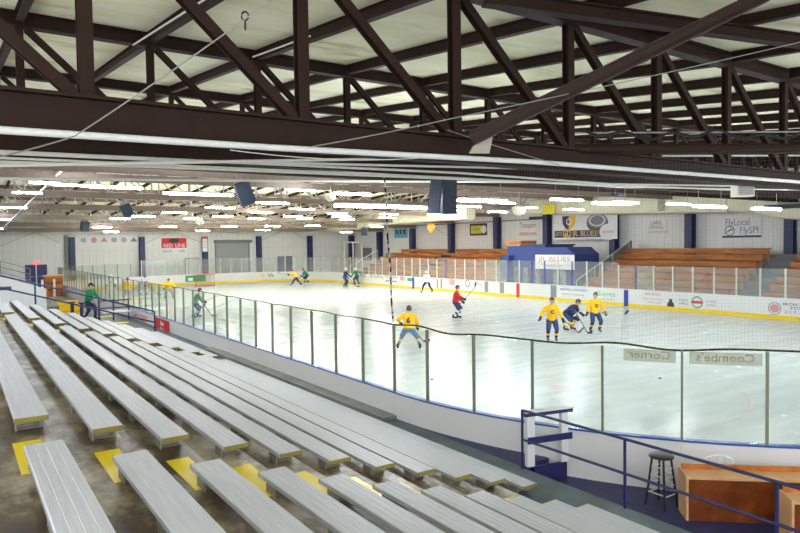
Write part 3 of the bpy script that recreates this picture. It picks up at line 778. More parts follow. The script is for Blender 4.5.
# ------------------------------------------------------------------ roof
TY = [-1, 6.2, 12.4, 18.6, 25.0, 31.5, 38, 44.6, 51.2, 57.8, 64.5, 72.0]
TB = [4.3, 4.98, 5.6, 6.17, 6.67, 7.0, 6.68, 6.4, 6.05, 5.75, 5.5, 5.2]
DEP = 2.3
def roofz(Y):
    for i in range(len(TY)-1):
        if Y <= TY[i+1] or i == len(TY)-2:
            f = (Y-TY[i])/(TY[i+1]-TY[i]); return TB[i]+f*(TB[i+1]-TB[i])+DEP
P0, PAN = .985, 2.065
NODES = [P0+PAN*k for k in range(-4, 21)]
def truss(i, label, first=0):
    Y, zb = TY[i], TB[i]; t = thing('roof_truss', label, 'roof truss', (0, Y, zb), 0, 'brown steel roof trusses')
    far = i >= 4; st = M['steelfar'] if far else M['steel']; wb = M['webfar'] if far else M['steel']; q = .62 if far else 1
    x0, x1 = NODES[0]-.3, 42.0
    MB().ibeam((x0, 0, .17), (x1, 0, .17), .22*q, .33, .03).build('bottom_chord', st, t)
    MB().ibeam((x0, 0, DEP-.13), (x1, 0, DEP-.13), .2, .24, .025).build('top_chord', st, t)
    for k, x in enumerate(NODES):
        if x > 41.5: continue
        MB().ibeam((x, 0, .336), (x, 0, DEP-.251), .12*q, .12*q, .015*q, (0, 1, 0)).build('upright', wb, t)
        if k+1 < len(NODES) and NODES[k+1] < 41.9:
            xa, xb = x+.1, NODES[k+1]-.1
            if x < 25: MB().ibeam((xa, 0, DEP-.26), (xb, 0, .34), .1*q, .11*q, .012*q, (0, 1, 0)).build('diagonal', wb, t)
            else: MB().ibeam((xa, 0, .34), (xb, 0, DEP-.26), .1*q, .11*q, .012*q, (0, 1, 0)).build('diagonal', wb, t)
    return t
for i in range(1, 11): truss(i, 'brown steel roof truss spanning the rink, %s from the camera' % nth(i))
# purlins, following the roof slope
for k, x in enumerate(NODES):
    if x > 41.5 or x < -4: continue
    b = MB(); o0 = (x, TY[1], roofz(TY[1]))
    for i in range(0, 11):
        za, zb = roofz(TY[i])-.1, roofz(TY[i+1])-.1
        ya, yb2 = TY[i]+(.11 if i else -2), TY[i+1]-.11
        b.ibeam((x, ya, za), (x, yb2, zb), .12, .19, .018)
    o = b.build('roof_purlin', M['steel'], None, False, (x, TY[1], roofz(TY[1])))
    tag(o, 'brown steel purlin under the roof deck running along the rink, %s from the left' % nth(k+1), 'purlin', 'roof purlins')
# roof deck
b = MB(); ys = [-4]+TY[1:-1]+[72.6]; vs = []
for d in (.005, .2):
    for y in ys: vs += [(-8, y, roofz(y)+d), (43, y, roofz(y)+d)]
n = len(ys)
for j in range(n-1): b.add([vs[2*j], vs[2*j+1], vs[2*j+3], vs[2*j+2]], [(0, 1, 2, 3)]); b.add([vs[2*n+2*j], vs[2*n+2*j+1], vs[2*n+2*j+3], vs[2*n+2*j+2]], [(0, 1, 2, 3)])
struct(b.build('ceiling', M['roof']))
# heavy braces near the camera
b = MB(); b.ibeam((4.95, 5.72, 5.2), (7.9, 3.86, 6.85), .15, .16, .02)
tag(b.build('diagonal_brace', M['steel2'], None, False, (4.95, 5.72, 5.2)), 'red-brown diagonal steel brace rising to the upper right across the roof', 'brace')
b = MB(); b.ibeam((5.3, 5.85, 6.92), (10.6, 4.55, 6.92), .16, .18, .02)
tag(b.build('roof_brace', M['steel'], None, False, (5.3, 5.85, 6.92)), 'brown steel roof brace crossing the top right corner', 'brace')
b = MB(); b.add(*(lambda p: ([p+V((0, 0, 0)), p+V((.22, -.1, 0)), p+V((.26, -.12, .2)), p+V((.1, -.05, .2)), p+V((0, .02, 0)), p+V((.22, -.08, 0)), p+V((.26, -.1, .2)), p+V((.1, -.03, .2))], [(0, 1, 2, 3), (7, 6, 5, 4), (0, 4, 5, 1), (1, 5, 6, 2), (2, 6, 7, 3), (3, 7, 4, 0)]))(V((5.0, 5.8, 5.05))))
tag(b.build('gusset_plate', M['riser']), 'pale gusset plate at the foot of the diagonal brace', 'plate')
b = MB(); d = V((9.08-6.34, 5.38-6.9, 0)).normalized(); a = V((6.1, 6.95, 5.33))
b.tube([a, a+d*8.5], .075, 14)
tag(b.build('net_support_pipe', M['steel'], None, True, a), 'thick dark pipe holding the net above the near corner glass', 'pipe')
# dark wavy cord gathered above the pipe
pts = []
for k in range(60):
    p = a+d*(1.3+5.0*k/59); pts.append(p+V((0, 0, .2-.0+.045*math.sin(k*.75)+.03*math.sin(k*.31))))
tag(MB().tube(pts, .022, 6).build('gathered_cord', M['black'], None, True), 'black wavy cord tied along the thick net pipe', 'cord')
tag(MB().tube([a+d*1.0+V((0, 0, .22)), a+d*7.5+V((0, 0, .27))], .012, 6).build('support_cable', M['cable'], None, True), 'thin pale cable stretched above the thick net pipe', 'cable')

# pipes hung below the roof (running across the rink)
def pxpipe(pts, Y, r, m, label, name='sprinkler_pipe'):
    P = [ony(x, y, Y) for x, y in pts]
    dA = (P[1]-P[0]).normalized(); dB = (P[-1]-P[-2]).normalized()
    P = [P[0]-dA*7]+P+[P[-1]+dB*14]
    o0 = P[0].copy(); b = MB(); b.tube(P, r, 10)
    return tag(b.build(name, M[m], None, True, o0), label, 'pipe', 'pipes below the roof')
pxpipe([(0, 130), (270, 147.5), (535, 162), (600, 167), (800, 182)], 6.0, .032, 'insul', 'thick white insulated pipe fixed along the foot of the nearest truss')
pxpipe([(0, 153), (160, 160), (310, 163.5)], 7.4, .016, 'pipe', 'pale pipe directly below the insulated pipe at left')
pxpipe([(230, 161.5), (460, 157.5), (620, 156), (800, 155.5)], 7.0, .018, 'pipe', 'level pale pipe just under the thick net pipe')
pxpipe([(0, 162), (160, 167), (310, 173)], 9.5, .022, 'pipe', 'second pale pipe below the insulated pipe at left')
pxpipe([(300, 165.5), (460, 173), (610, 184), (800, 187)], 9.0, .02, 'pipe', 'pale pipe crossing above the twin speakers in the middle')
pxpipe([(300, 171), (460, 178), (620, 187), (800, 190)], 11.0, .02, 'pipe', 'lowest pale pipe crossing behind the twin speakers')
pxpipe([(0, 178.5), (160, 180), (330, 181)], 14.5, .03, 'pipe', 'pale pipe above the left strip lights')
def cable(pts3, r, label, m='cable'):
    o = MB().tube(pts3, r, 5).build('cable', M[m], None, True); return tag(o, label, 'cable')
def sag(a, b, s, n=12): return [V(a).lerp(V(b), k/n)-V((0, 0, s*4*(k/n)*(1-k/n))) for k in range(n+1)]
cable(sag(ony(-20, 161, 5.2), ony(75, 136, 5.9), .01)+sag(ony(75, 136, 5.9), ony(290, -14, 4.6), .02)[1:], .006, 'thin pale cable rising from left pipe bracket to the top edge')
cable(sag(ony(310, 147, 5.9), ony(454, 118, 5.4), .01)+sag(ony(454, 118, 5.4), ony(830, 35, 4.2), .02)[1:], .006, 'thin pale cable rising to the right edge below the roof')
cable(sag(ony(447, 130, 6.0), ony(560, 165, 5.9), .01), .005, 'short pale cable slanting down from the nearest truss foot')
cable(sag(ony(230, 150, 5.9), ony(420, 158, 5.95), .05), .005, 'sagging cable looped between pipes in the centre', 'pipe')
p = ony(245, 16, 5.0)
b = MB(); b.tube([p+V((.028*math.cos(a_)*.82, -.028*math.cos(a_)*.57, .035*math.sin(a_))) for a_ in [2*PI*k/14 for k in range(14)]], .007, 6, True); b.cyl(p+V((0, 0, -.035)), p+V((0, 0, -.11)), .008, 8)
tag(b.build('eye_bolt', M['black'], None, True), 'black eye bolt threaded on the thin pale cable at upper left', 'hook')
# pale conduit dropping towards the far left
b = MB(); A = ony(62, 170, 30); B = ony(3, 228, 56); b.tube([A, B], .05, 8)
tag(b.build('conduit', M['pipe'], None, True), 'pale conduit slanting down past the left strip lights', 'conduit')
# two white conduits along the upper-left purlins
for i, (p, q) in enumerate((((133, 45), (210, -4)), ((253, 57), (310, 36)))):
    z = roofz(9)-.33; a_, c_ = onz(p[0], p[1], roofz(11.5)-.32), onz(q[0], q[1], roofz(8)-.32)
    tag(MB().tube([a_, c_], .014, 8).build('conduit', M['pipe'], None, True), 'white conduit under a purlin at upper left, %s one' % ('left', 'right')[i], 'conduit')

# ------------------------------------------------------------------ strip lights
FXT = [(28.5,60,183),(52,100,185.2),(89,142.7,187.3),(12,42.7,192.8),(0,27,208),(-14,12,219.5),(-22,3,229.2),(163,233,194),(205.5,234.5,208),(162,187,213),(132,155,216.5),(110,130,219),(183.7,202,219),(212.5,233,216.7),(159.7,176.5,227),(196,209.5,231),(93,111.7,227.4),(104,118.5,232),(255.5,288.8,203.2),(290,314.7,209.2),(250.7,273,213),(248,265,219),(283.5,302.3,216.5),(297,312,218.7),(221.7,237,226.5),(264.8,280,226.3),(255.8,270,230.3),(305.3,319.5,226),(284.7,315.5,190.2),(332.7,371.7,194),(327,347,213.5),(333,350,216.8),(340,354,219.8),(334.5,415,206.5),(384,432,207.8),(380,398,214.3),(379,395,218),(371,383,227),(341,352,232.4),(457,507,201),(490,515,203),(457,481,206.6),(443,460,210.6),(428,444,215),(488.5,507,212),(551,582.5,199.8),(515,537,207.5),(564,583.7,209.5),(593,630,203.8),(612,638,202.5),(667,690.5,204.2),(694,725,207),(753,780,209.2)]
def light_proto(L, warm):
    t = thing('strip_light', '', 'strip light')
    b = MB(); b.prof((0, 0, 0), (L, 0, 0), [(-.045, .014), (-.04, .06), (.04, .06), (.045, .014)], (0, 0, 1)); b.build('housing', M['white'], t)
    b = MB(); b.prof((.02, 0, 0), (L-.02, 0, 0), [(-.045, .0135), (.045, .0135), (.068, -.006), (.068, -.02), (.045, -.038), (-.045, -.038), (-.068, -.02), (-.068, -.006)], (0, 0, 1)); b.build('diffuser', M['lampw' if warm else 'lamp'], t)
    for x in (.25, L-.25): MB().cyl((x, 0, .06), (x, 0, .55), .006, 5).build('hanger', M['cable'], t)
    return t
order = sorted(range(len(FXT)), key=lambda i: (FXT[i][0]+FXT[i][1]))
rank = {j: i+1 for i, j in enumerate(order)}
LP = {}
def put_light(X, Y, Z, L, warm, label):
    t = light_proto(L, warm); t.location = (X, Y, Z)
    tag(t, label, None, 'hanging strip lights'); return t
for i, (x1, x2, y) in enumerate(FXT):
    d1, d2 = ray(x1, y), ray(x2, y); a_, b_ = d1.x/d1.y, d2.x/d2.y
    L = 2.44 if i in (7, 33) else 1.83; Y = L/(b_-a_)
    Y = min(Y, 67.5, 38/b_)
    while CH+d1.z/d1.y*Y > roofz(Y)-DEP-.12 and Y > 3: Y *= .985
    L = (b_-a_)*Y
    put_light(a_*Y, Y, CH+d1.z/d1.y*Y+.03, L, i > 9 and y > 210, 'hanging fluorescent strip light below the roof, %s from the left' % nth(rank[i]))
# unseen lamps added outside the frame to brighten the stand and near rink
for i, (x, y) in enumerate(((-1.5, -2.5), (2.5, -3.5), (7, -3), (12, -2.5), (17, -1), (14, 3), (20, 4), (26, 6), (31, 8), (-2.2, 2.5), (-2.2, 9), (-2.2, 15), (-2.2, 22), (-4, 12), (-4, 19), (22, 0.5), (1, -1.5))):
    put_light(x-.9, y, roofz(y)-DEP-.35, 1.83, False, 'added fill strip light outside the picture, %s along the row behind the camera' % nth(i+1))

# ------------------------------------------------------------------ walls
WX, WY = 42.0, 72.0
b = MB(); b.box((-8, WY, -.1), (WX+.3, WY+.3, roofz(WY)+.1)); struct(b.build('wall_end', M['wallpanel']))
b = MB(); b.box((WX, 10, -.1), (WX+.3, WY, 9.2)); struct(b.build('wall_far', M['wallpanely']))
b = MB(); b.box((-8.3, 27, -.1), (-8, WY, 8.5)); struct(b.build('wall_near', M['wallpanely']))
# girts and bracing rods of the end wall
for i, z in enumerate((3.75, 2.0)):
    b = MB(); b.box((-7.9, WY-.06, z), (WX, WY-.001, z+.07)); struct(b.build('trim_%d' % (i+1), M['white']))
b = MB(); b.box((9.0, WY-.25, 0), (9.25, WY-.001, 5.3)); struct(b.build('trim_3', M['inkgrey']))
def rod(p, q, i):
    o = MB().cyl(p, q, .02, 6).build('bracing_rod', M['inkgrey'], None, True); tag(o, 'thin bracing rod on the white end wall, %s from the left' % nth(i), 'rod', 'bracing rods on the end wall')
Yb = WY-.1
for i, (x0, y0, x1, y1) in enumerate(((0, 246, 35, 232), (35, 232, 60, 243), (144, 244, 172, 231), (172, 231, 203, 243), (262, 240, 287, 229), (287, 229, 306, 239))): rod(ony(x0, y0, Yb), ony(x1, y1, Yb), i+1)
def column(p, along, label, h):
    t = thing('steel_column', label, 'column', p)
    if along == 'Y': MB().ibeam((0, 0, 0), (0, 0, h), .5, .6, .08, (0, 1, 0)).build('shaft', M['navy'], t)
    else: MB().ibeam((0, 0, 0), (0, 0, h), .5, .6, .08, (1, 0, 0)).build('shaft', M['navy'], t)
    MB().box((-.33, -.36, 0), (.33, .36, .04)).build('base_plate', M['navy'], t)
    return t
for i, px in enumerate((72, 142, 205, 259, 310)):
    X = ony(px, 250, WY-.35).x; column((X, WY-.35, 0), 'Y', 'navy steel column against the white end wall, %s from the left' % nth(i+1), 5.15)
FC = [71.4, 64.77, 58.06, 51.28, 44.52, 38.36, 31.56, 25.34, 18.87]
for i, Y in enumerate(FC):
    column((WX-.35, Y, 0), 'X', 'navy steel column on the far long wall, %s from the left' % nth(i+1), roofz(Y)-DEP-.02)
# eaves band on the far wall
b = MB(); b.box((WX-.1, 12, 5.95), (WX-.001, 70, 6.05)); struct(b.build('trim_4', M['inkgrey']))

# doors and openings of the end wall
def wall_rect(px0, py0, px1, py1, Y=WY-.02):
    a_, b_ = ony(px0, py0, Y), ony(px1, py1, Y); return min(a_.x, b_.x), max(a_.x, b_.x), min(a_.z, b_.z), max(a_.z, b_.z)
x0, x1, z0, z1 = wall_rect(24.5, 265, 48, 288); z0 = .3
d = thing('door_1', 'navy double doors in the white end wall at far left', 'door', (x0, WY-.04, z0)); d['kind'] = 'structure'
wl = (x1-x0)/2
for k in range(2):
    MB().box((k*wl+.03, -.05, 0), (k*wl+wl-.03, 0, z1-z0)).build('door_leaf', M['doornavy'], d)
    MB().box((k*wl+.15, -.09, 1.0), (k*wl+wl-.15, -.051, 1.08)).build('push_bar', M['inkgrey'], d)
MB().box((wl-.05, -.07, 0), (wl+.05, .0, z1-z0)).build('mullion', M['white'], d)
c = ony(36, 263.2, WY-.1); t = thing('exit_sign', 'red lit exit sign above the navy double doors', 'sign', c)
b = MB(); flat(b, (0, 0, 0), *YF, .5, .3, .05); b.build('panel', M['exit'], t); text('EXIT', .2, c+V((0, -.055, 0)), *YF, M['banner'], t)
x0, x1, z0, z1 = wall_rect(214.5, 240.5, 250, 279); z0 = 0
d = thing('door_2', 'grey roller shutter door in the middle of the end wall', 'door', (x0, WY-.04, 0)); d['kind'] = 'structure'
w_ = x1-x0
MB().box((.15, -.05, 0), (w_-.15, -.0, z1-.3)).build('shutter_curtain', M['shutter'], d)
for xx in (0, w_-.15): MB().box((xx, -.1, 0), (xx+.15, 0, z1-.2)).build('guide_rail', M['greypanel'], d)
MB().box((-.1, -.4, z1-.3), (w_+.2, 0, z1+.05)).build('roll_housing', M['greypanel'], d)
x0, x1, z0, z1 = wall_rect(277, 256.5, 293.5, 285); z0 = 0
d = thing('door_3', 'pair of navy doors with windows in the end wall', 'door', (x0, WY-.04, 0)); d['kind'] = 'structure'; w_ = x1-x0
for k in range(2): MB().box((k*w_/2+.05, -.05, 0), (k*w_/2+w_/2-.12, 0, z1)).build('door_leaf', M['doornavy'], d)
MB().box((w_/2-.1, -.07, 0), (w_/2+.04, 0, z1)).build('mullion', M['white'], d)

# signs on the end wall
def sign_y(px0, py0, px1, py1, name, label, m, Y=WY-.05):
    x0, x1, z0, z1 = wall_rect(px0, py0, px1, py1, Y); c = V(((x0+x1)/2, Y, (z0+z1)/2)); t = thing(name, label, 'sign', c)
    b = MB(); flat(b, (0, 0, 0), *YF, x1-x0, z1-z0, .03); b.build('panel', M[m], t); return t, c, x1-x0, z1-z0
t, c, w_, h_ = sign_y(77, 236, 139.5, 246, 'team_banner', 'long white banner with a row of small team emblems on the end wall', 'banner')
for k in range(6):
    p = V((-w_/2+w_*(k+.6)/6.2, -.032, .12)); b = MB()
    if k % 3 == 0: flatpoly(b, p, *YF, [(-.3, -.1), (0, -.28), (.3, -.1), (.22, .22), (-.22, .22)])
    elif k % 3 == 1: flatpoly(b, p, *YF, circ(.28, 12))
    else: flatpoly(b, p, *YF, [(-.35, -.2), (.35, -.2), (0, .28)])
    b.build('emblem', M[['inkfaint', 'inkpink', 'inkpink', 'inkfaint', 'inkfaint', 'inkgrey'][k]], t)
t, c, w_, h_ = sign_y(161.3, 238, 186.7, 253.6, 'red_banner', 'red and white sponsor banner on the end wall left of the roller door', 'banner')
b = MB(); flat(b, (0, -.031, h_*.18), *YF, w_, h_*.62, .008); b.build('red_field', M['signred'], t)
b = MB(); flatpoly(b, (0, -.041, h_*.33), *YF, circ(.42, 12, 1.4, .6)); b.build('emblem', M['ink'], t)
for k, wd in enumerate(('RED', 'LINE')): text(wd, .55, c+V((-.65+1.3*k, -.045, .02)), *YF, M['banner'], t)
text('sports', .4, c+V((-.75, -.035, -h_*.32)), *YF, M['inkblue'], t); text('club', .4, c+V((.8, -.035, -h_*.32)), *YF, M['inkgrey'], t)
t, c, w_, h_ = sign_y(202.3, 236.5, 207.5, 251.5, 'narrow_sign', 'narrow upright white sign with red top on the third end-wall column', 'banner', WY-.68)
b = MB(); flat(b, (0, -.031, h_*.42), *YF, w_, h_*.14, .006); b.build('red_field', M['signred'], t)
for k in range(3): text('RINK', .2, c+V((0, -.035, .25-.3*k)), *YF, M['inkpink'], t)
# green sign board on the far boards with a grey frame
sG = -(LN+LQ+2.2); p_, _ = path(sG)
t = thing('green_advert', 'green advert with white square on the far end boards', 'sign', (p_.x+3.3, FY-.012, .62))
b = MB(); flat(b, (0, 0, 0), *YF, 2.2, .7, .008); b.build('panel', M['inkgreend'], t); b = MB(); flat(b, (-.55, -.009, -.08), *YF, .5, .32, .006); b.build('white_square', M['banner'], t)
x0, x1, z0, z1 = wall_rect(185, 258, 199.5, 274, FY+.5)
t = thing('grey_gate_frame', 'grey steel gate frame behind the far end boards', 'gate', (x0, FY+.5, 0)); w_ = x1-x0
for xx in (0, w_*.22, w_*.95): MB().box((xx-.04, -.04, 0), (xx+.04, .04, z1)).build('post', M['greypanel'], t)
MB().box((0, -.04, z1-.08), (w_, .04, z1)).build('top_rail', M['greypanel'], t)

# signs on the far long wall
def sign_x(px0, py0, px1, py1, name, label, m, X=WX-.03):
    a_, b_ = onx(px0, (py0+py1)/2, X), onx(px1, (py0+py1)/2, X); mid = (px0+px1)/2
    zt, zb = onx(mid, py0, X).z, onx(mid, py1, X).z
    c = V((X, (a_.y+b_.y)/2, (zt+zb)/2)); t = thing(name, label, 'sign', c); w_, h_ = abs(a_.y-b_.y), zt-zb
    b = MB(); flat(b, (0, 0, 0), *XF, w_, h_, .03); b.build('panel', M[m], t); return t, c, w_, h_
def sp(c, u, v, d=.036): return V((c.x-d, c.y-u, c.z+v))
t, c, w_, h_ = sign_x(394.5, 226, 407.5, 238, 'blue_poster', 'blue poster on the far long wall near the corner', 'signblue')
for u, wd in ((-.28, .12), (-.02, .14), (.28, .16)):
    b = MB(); flat(b, (-.031, -u*w_, .02), *XF, wd*w_, .4*h_, .006); b.build('figure', M['ink'], t)
text('SKATE', .5, sp(c, 0, h_*.33), *XF, M['banner'], t, width=w_*.7)
t, c, w_, h_ = sign_x(470, 223.5, 487, 235.5, 'yellow_sign', 'yellow sign with black bands on the far long wall', 'ink')
b = MB(); flat(b, (-.031, .12*w_, 0), *XF, w_*.6, h_*.66, .006); b.build('yellow_field', M['signyellow'], t)
b = MB(); flatpoly(b, (-.031, -.32*w_, .0), *XF, circ(h_*.34, 12)); b.build('emblem', M['banner'], t)
for k in range(3): text('WHEELS', .3, sp(c, -.12*w_, h_*(.2-.2*k), .04), *XF, M['inkgreen'] if k != 1 else M['ink'], t, width=w_*.45)
t, c, w_, h_ = sign_x(517.5, 222, 539, 238, 'white_banner', 'white banner with grey and red lines of text left of the blue booth', 'banner')
text('Transport', .7, sp(c, 0, h_*.28), *XF, M['inkgrey'], t, width=w_*.75); text('SPRINGFIELD ILLINOIS', .4, sp(c, 0, -h_*.25), *XF, M['inkred'], t, width=w_*.8)
t, c, w_, h_ = sign_x(553, 213, 617.5, 239.5, 'team_banner', "large white and navy banner reading LET'S GO JR. BLUES above the blue booth", 'banner', WX-.75)
b = MB(); flat(b, (-.031, .05*w_, -h_*.28), *XF, w_*.84, h_*.27, .006); b.build('navy_band', M['navy'], t)
text("LET'S", .45, sp(c, -w_*.4, -h_*.28, .042), *XF, M['goldtext'], t, width=w_*.11); text('GO', .9, sp(c, -w_*.26, -h_*.27, .044), *XF, M['goldtext'], t, width=w_*.13, bold=.03)
text('JR. BLUES!', .6, sp(c, .03*w_, -h_*.28, .042), *XF, M['goldtext'], t, width=w_*.4)
k_ = w_*.085
b = MB(); flatpoly(b, (-.031, w_*.23, h_*.12), *XF, [(-k_*1.3, h_*.3), (-k_*1.2, 0), (-k_*.7, -h_*.16), (0, -h_*.28), (0, h_*.3)]); b.build('shield', M['navy'], t)
b = MB(); flatpoly(b, (-.031, w_*.23, h_*.12), *XF, [(0, h_*.3), (0, -h_*.28), (k_*.7, -h_*.16), (k_*1.2, 0), (k_*1.3, h_*.3)]); b.build('shield', M['goldtext'], t)
b = MB(); flatring(b, (-.031, w_*.23, h_*.2), *XF, k_*.5, k_*.16, .012); b.build('monogram', M['banner'], t)
b = MB(); flatpoly(b, (-.031, -w_*.21, h_*.12), *XF, circ(w_*.16, 24, 1, .72)); b.build('puck', M['puck'], t)
b = MB(); flatpoly(b, (-.038, -w_*.21, h_*.2), *XF, circ(w_*.145, 24, 1, .6)); b.build('puck_face', M['inkgrey'], t)
b = MB(); flatring(b, (-.045, -w_*.21, h_*.2), *XF, w_*.12, .12, .006, 24, 1, .58); b.build('puck_ring', M['banner'], t)
b = MB(); flatpoly(b, (-.045, -w_*.37, -h_*.24), *XF, circ(w_*.125, 24, 1, .8)); b.build('sponsor_disc', M['banner'], t)
text('isports', .4, sp(c, w_*.37, -h_*.22, .056), *XF, M['inkpink'], t, width=w_*.17)
t, c, w_, h_ = sign_x(646, 219, 667, 234.5, 'faint_banner', 'white sign with faint grey lettering on the far wall above the right bleacher', 'banner')
text('LAKE', .42, sp(c, 0, h_*.25), *XF, M['inkgrey'], t, width=w_*.5); text('SPRINGS', .4, sp(c, 0, -h_*.05), *XF, M['inkpink'], t, width=w_*.7); text('community', .22, sp(c, .05*w_, -h_*.33), *XF, M['inkgrey'], t, width=w_*.9)
t, c, w_, h_ = sign_x(722.5, 217.5, 761.5, 237.5, 'airport_banner', 'white banner reading FlyLocal FlySPI on the far wall at right', 'banner')
text('FlyLocal', .62, sp(c, -w_*.1, h_*.26), *XF, M['inkgrey'], t, width=w_*.62); text('FlySPI', .62, sp(c, w_*.2, -h_*.15), *XF, M['inkgrey'], t, width=w_*.46)
b = MB(); flatring(b, (-.034, w_*.3, -h_*.15), *XF, .34, .07); flatpoly(b, (-.034, w_*.3, -h_*.15), *XF, [(-.4, -.18), (.36, .1), (.08, .14)]); b.build('emblem', M['inkgrey'], t)
b = MB(); flat(b, (-.031, 0, -h_*.45), *XF, w_, h_*.1, .006); b.build('navy_band', M['navy'], t)

# ------------------------------------------------------------------ far stand
RISE, TRD, FX0, FZ0, NR = .39, .77, 35.45, .62, 8
def far_terr(y0, y1, name, cut=0):
    b = MB(); pts = [(FX0-.2, 0)]
    for j in range(NR): pts += [(FX0-.2+TRD*j, .28+RISE*j), (FX0-.2+TRD*(j+1), .28+RISE*j)]
    pts[-1] = (WX-.02, pts[-1][1]); pts.append((WX-.02, 0)); n = len(pts)
    vs = [(x, y0, z) for x, z in pts]+[(x, y1, z) for x, z in pts]
    b.add(vs, [(i, (i+1) % n, n+(i+1) % n, n+i) for i in range(n)]+[tuple(range(n)), tuple(range(2*n-1, n-1, -1))])
    return struct(b.build(name, M['woodstep']))
far_terr(37.6, 62, 'floor_far_stand_left'); far_terr(19.6, 30.2, 'floor_far_stand_right'); far_terr(11.5, 17.9, 'floor_far_stand_edge')
b = MB(); n = 0
pts = [(FX0-.2, 0)]
for j in range(NR*2): pts += [(FX0-.2+TRD/2*j, .14+RISE/2*j), (FX0-.2+TRD/2*(j+1), .14+RISE/2*j)]
pts.append((pts[-1][0], 0)); n = len(pts)
vs = [(x, 17.95, z) for x, z in pts]+[(x, 19.55, z) for x, z in pts]
b.add(vs, [(i, (i+1) % n, n+(i+1) % n, n+i) for i in range(n)]+[tuple(range(n)), tuple(range(2*n-1, n-1, -1))])
struct(b.build('floor_far_stair', M['greystep']))
def far_row(j, y0, y1, label):
    x, z = FX0+TRD*j, .28+RISE*j; t = thing('wooden_bleacher_row', label, 'bench', (x, y0, z), 0, 'wooden bleacher rows on the far side'); L = y1-y0
    MB().box((.02, 0, .36), (.34, L, .42)).build('seat_plank', M['wood'], t)
    MB().box((0, 0, .07), (.0195, L, .42)).build('front_board', M['wood'], t)
    n = max(2, int(L/2.4)+1)
    for k in range(n):
        y = .1+(L-.28)*k/(n-1); MB().box((.1, y, 0), (.28, y+.08, .3595)).build('support', M['wood'], t)
for sec, y0, y1 in (('left of the dark steps', 51.0, 61.6), ('between dark steps and blue booth', 37.8, 49.6), ('right of the blue booth', 19.7, 30.0), ('at the right edge past the grey stair', 11.6, 17.8)):
    for j in range(NR):
        far_row(j, y0+(.0 if j % 2 else .0), y1-(.35*j if sec.startswith('left of the dark') else 0), 'orange-brown wooden bleacher row %s, %s from the bottom' % (sec, nth(j+1)))
# small dark steps in the gap
for k in range(3):
    j = 4+k; b = MB(); b.box((0, 0, 0), (.5, 1.2, .18)); o = b.build('stair_block', M['black']); o.location = (FX0+TRD*j, 49.7, .281+RISE*j)
    tag(o, 'dark step in the gap of the left wooden bleacher, %s of three' % ('lowest', 'middle', 'top')[k], 'step', 'dark bleacher steps')
# white handrails beside the booth
def handrail(label, pts, hr=.9):
    o0 = V(pts[0]); t = thing('handrail', label, 'handrail', o0)
    MB().tube([V(p)-o0+V((0, 0, hr)) for p in pts], .035, 8).build('rail', M['postlt'], t, True)
    a_, b_ = V(pts[0])-o0, V(pts[-1])-o0
    for k in range(4): p = a_.lerp(b_, k/3); MB().cyl(p, p+V((0, 0, hr)), .03, 8).build('post', M['postlt'], t, True)
    return t
hz = lambda X: .28+RISE*max(0, int((X-FX0+.2)/TRD))
handrail('white handrail climbing the bleacher stairs right of the blue booth', [(FX0-.1, 29.9, .3), (41.2, 29.9, 2.95)], 1.0)
handrail('white handrail climbing the bleacher left of the blue booth', [(FX0+.6, 37.75, .65), (40.6, 37.75, 2.6)], .9)
handrail('white slanting handrail at the far left end of the wooden bleacher', [(35.2, 61.9, .35), (39.5, 61.9, 2.4)], .95)
b = MB(); b.add([(38, 29.95, 1.6), (41.6, 29.95, 3.1), (41.6, 29.95, 4.05), (38, 29.95, 2.35), (38, 30.0, 1.6), (41.6, 30.0, 3.1), (41.6, 30.0, 4.05), (38, 30.0, 2.35)], [(0, 1, 2, 3), (7, 6, 5, 4), (0, 4, 5, 1), (1, 5, 6, 2), (2, 6, 7, 3), (3, 7, 4, 0)])
tag(b.build('side_screen', M['greypanel']), 'dark grey screen under the handrail right of the blue booth', 'screen')
# blue booth
t = thing('press_booth', 'blue painted timekeeper booth between the two wooden bleachers', 'booth', (FX0, 30.4, 0))
MB().box((.5, 2.9, .0), (3.6, 6.9, 3.7)).build('body', M['blue'], t)
MB().box((.4, 2.8, 3.7), (3.7, 5.4, 3.82)).build('roof_edge', M['navy'], t)
b = MB(); pp = [(.2, 0), (2.9, 0), (2.9, 2.6), (2.2, 3.3), (.2, 3.3)]
b.add([(.5, y, z) for y, z in [(0.2, 0), (2.89, 0), (2.89, 3.6), (.9, 3.6), (.2, 3.1)]]+[(3.2, y, z) for y, z in [(0.2, 0), (2.89, 0), (2.89, 3.6), (.9, 3.6), (.2, 3.1)]], [(0, 1, 2, 3, 4), (9, 8, 7, 6, 5), (0, 5, 6, 1), (1, 6, 7, 2), (2, 7, 8, 3), (3, 8, 9, 4), (4, 9, 5, 0)])
b.build('side_wing', M['blue'], t)
MB().box((.05, 6.3, 1.1), (.499, 7.2, 3.0)).build('front_wing', M['blue'], t)
for y in (.9, 1.6, 3.4, 4.6, 5.6): MB().box((.42, y, .5), (.499, y+.5, 2.1)).build('window', M['glassst'], t)
MB().box((.3, 5.2, 3.83), (2.0, 6.9, 4.12)).build('top_board', M['wood'], t)
cs = onx(554.5, 262, FX0+.3)
t2 = thing('booth_sign', 'white sign with red lettering on the front of the blue booth', 'sign', cs)
b = MB(); flat(b, (0, 0, 0), *XF, 3.7, 1.05, .03); b.build('panel', M['banner'], t2)
text('JR. BLUES', .5, cs+V((-.035, 0, .2)), *XF, M['inkpink'], t2, width=3.0); text('penalty box', .3, cs+V((-.035, 0, -.25)), *XF, M['inkgreend'], t2, width=1.5)
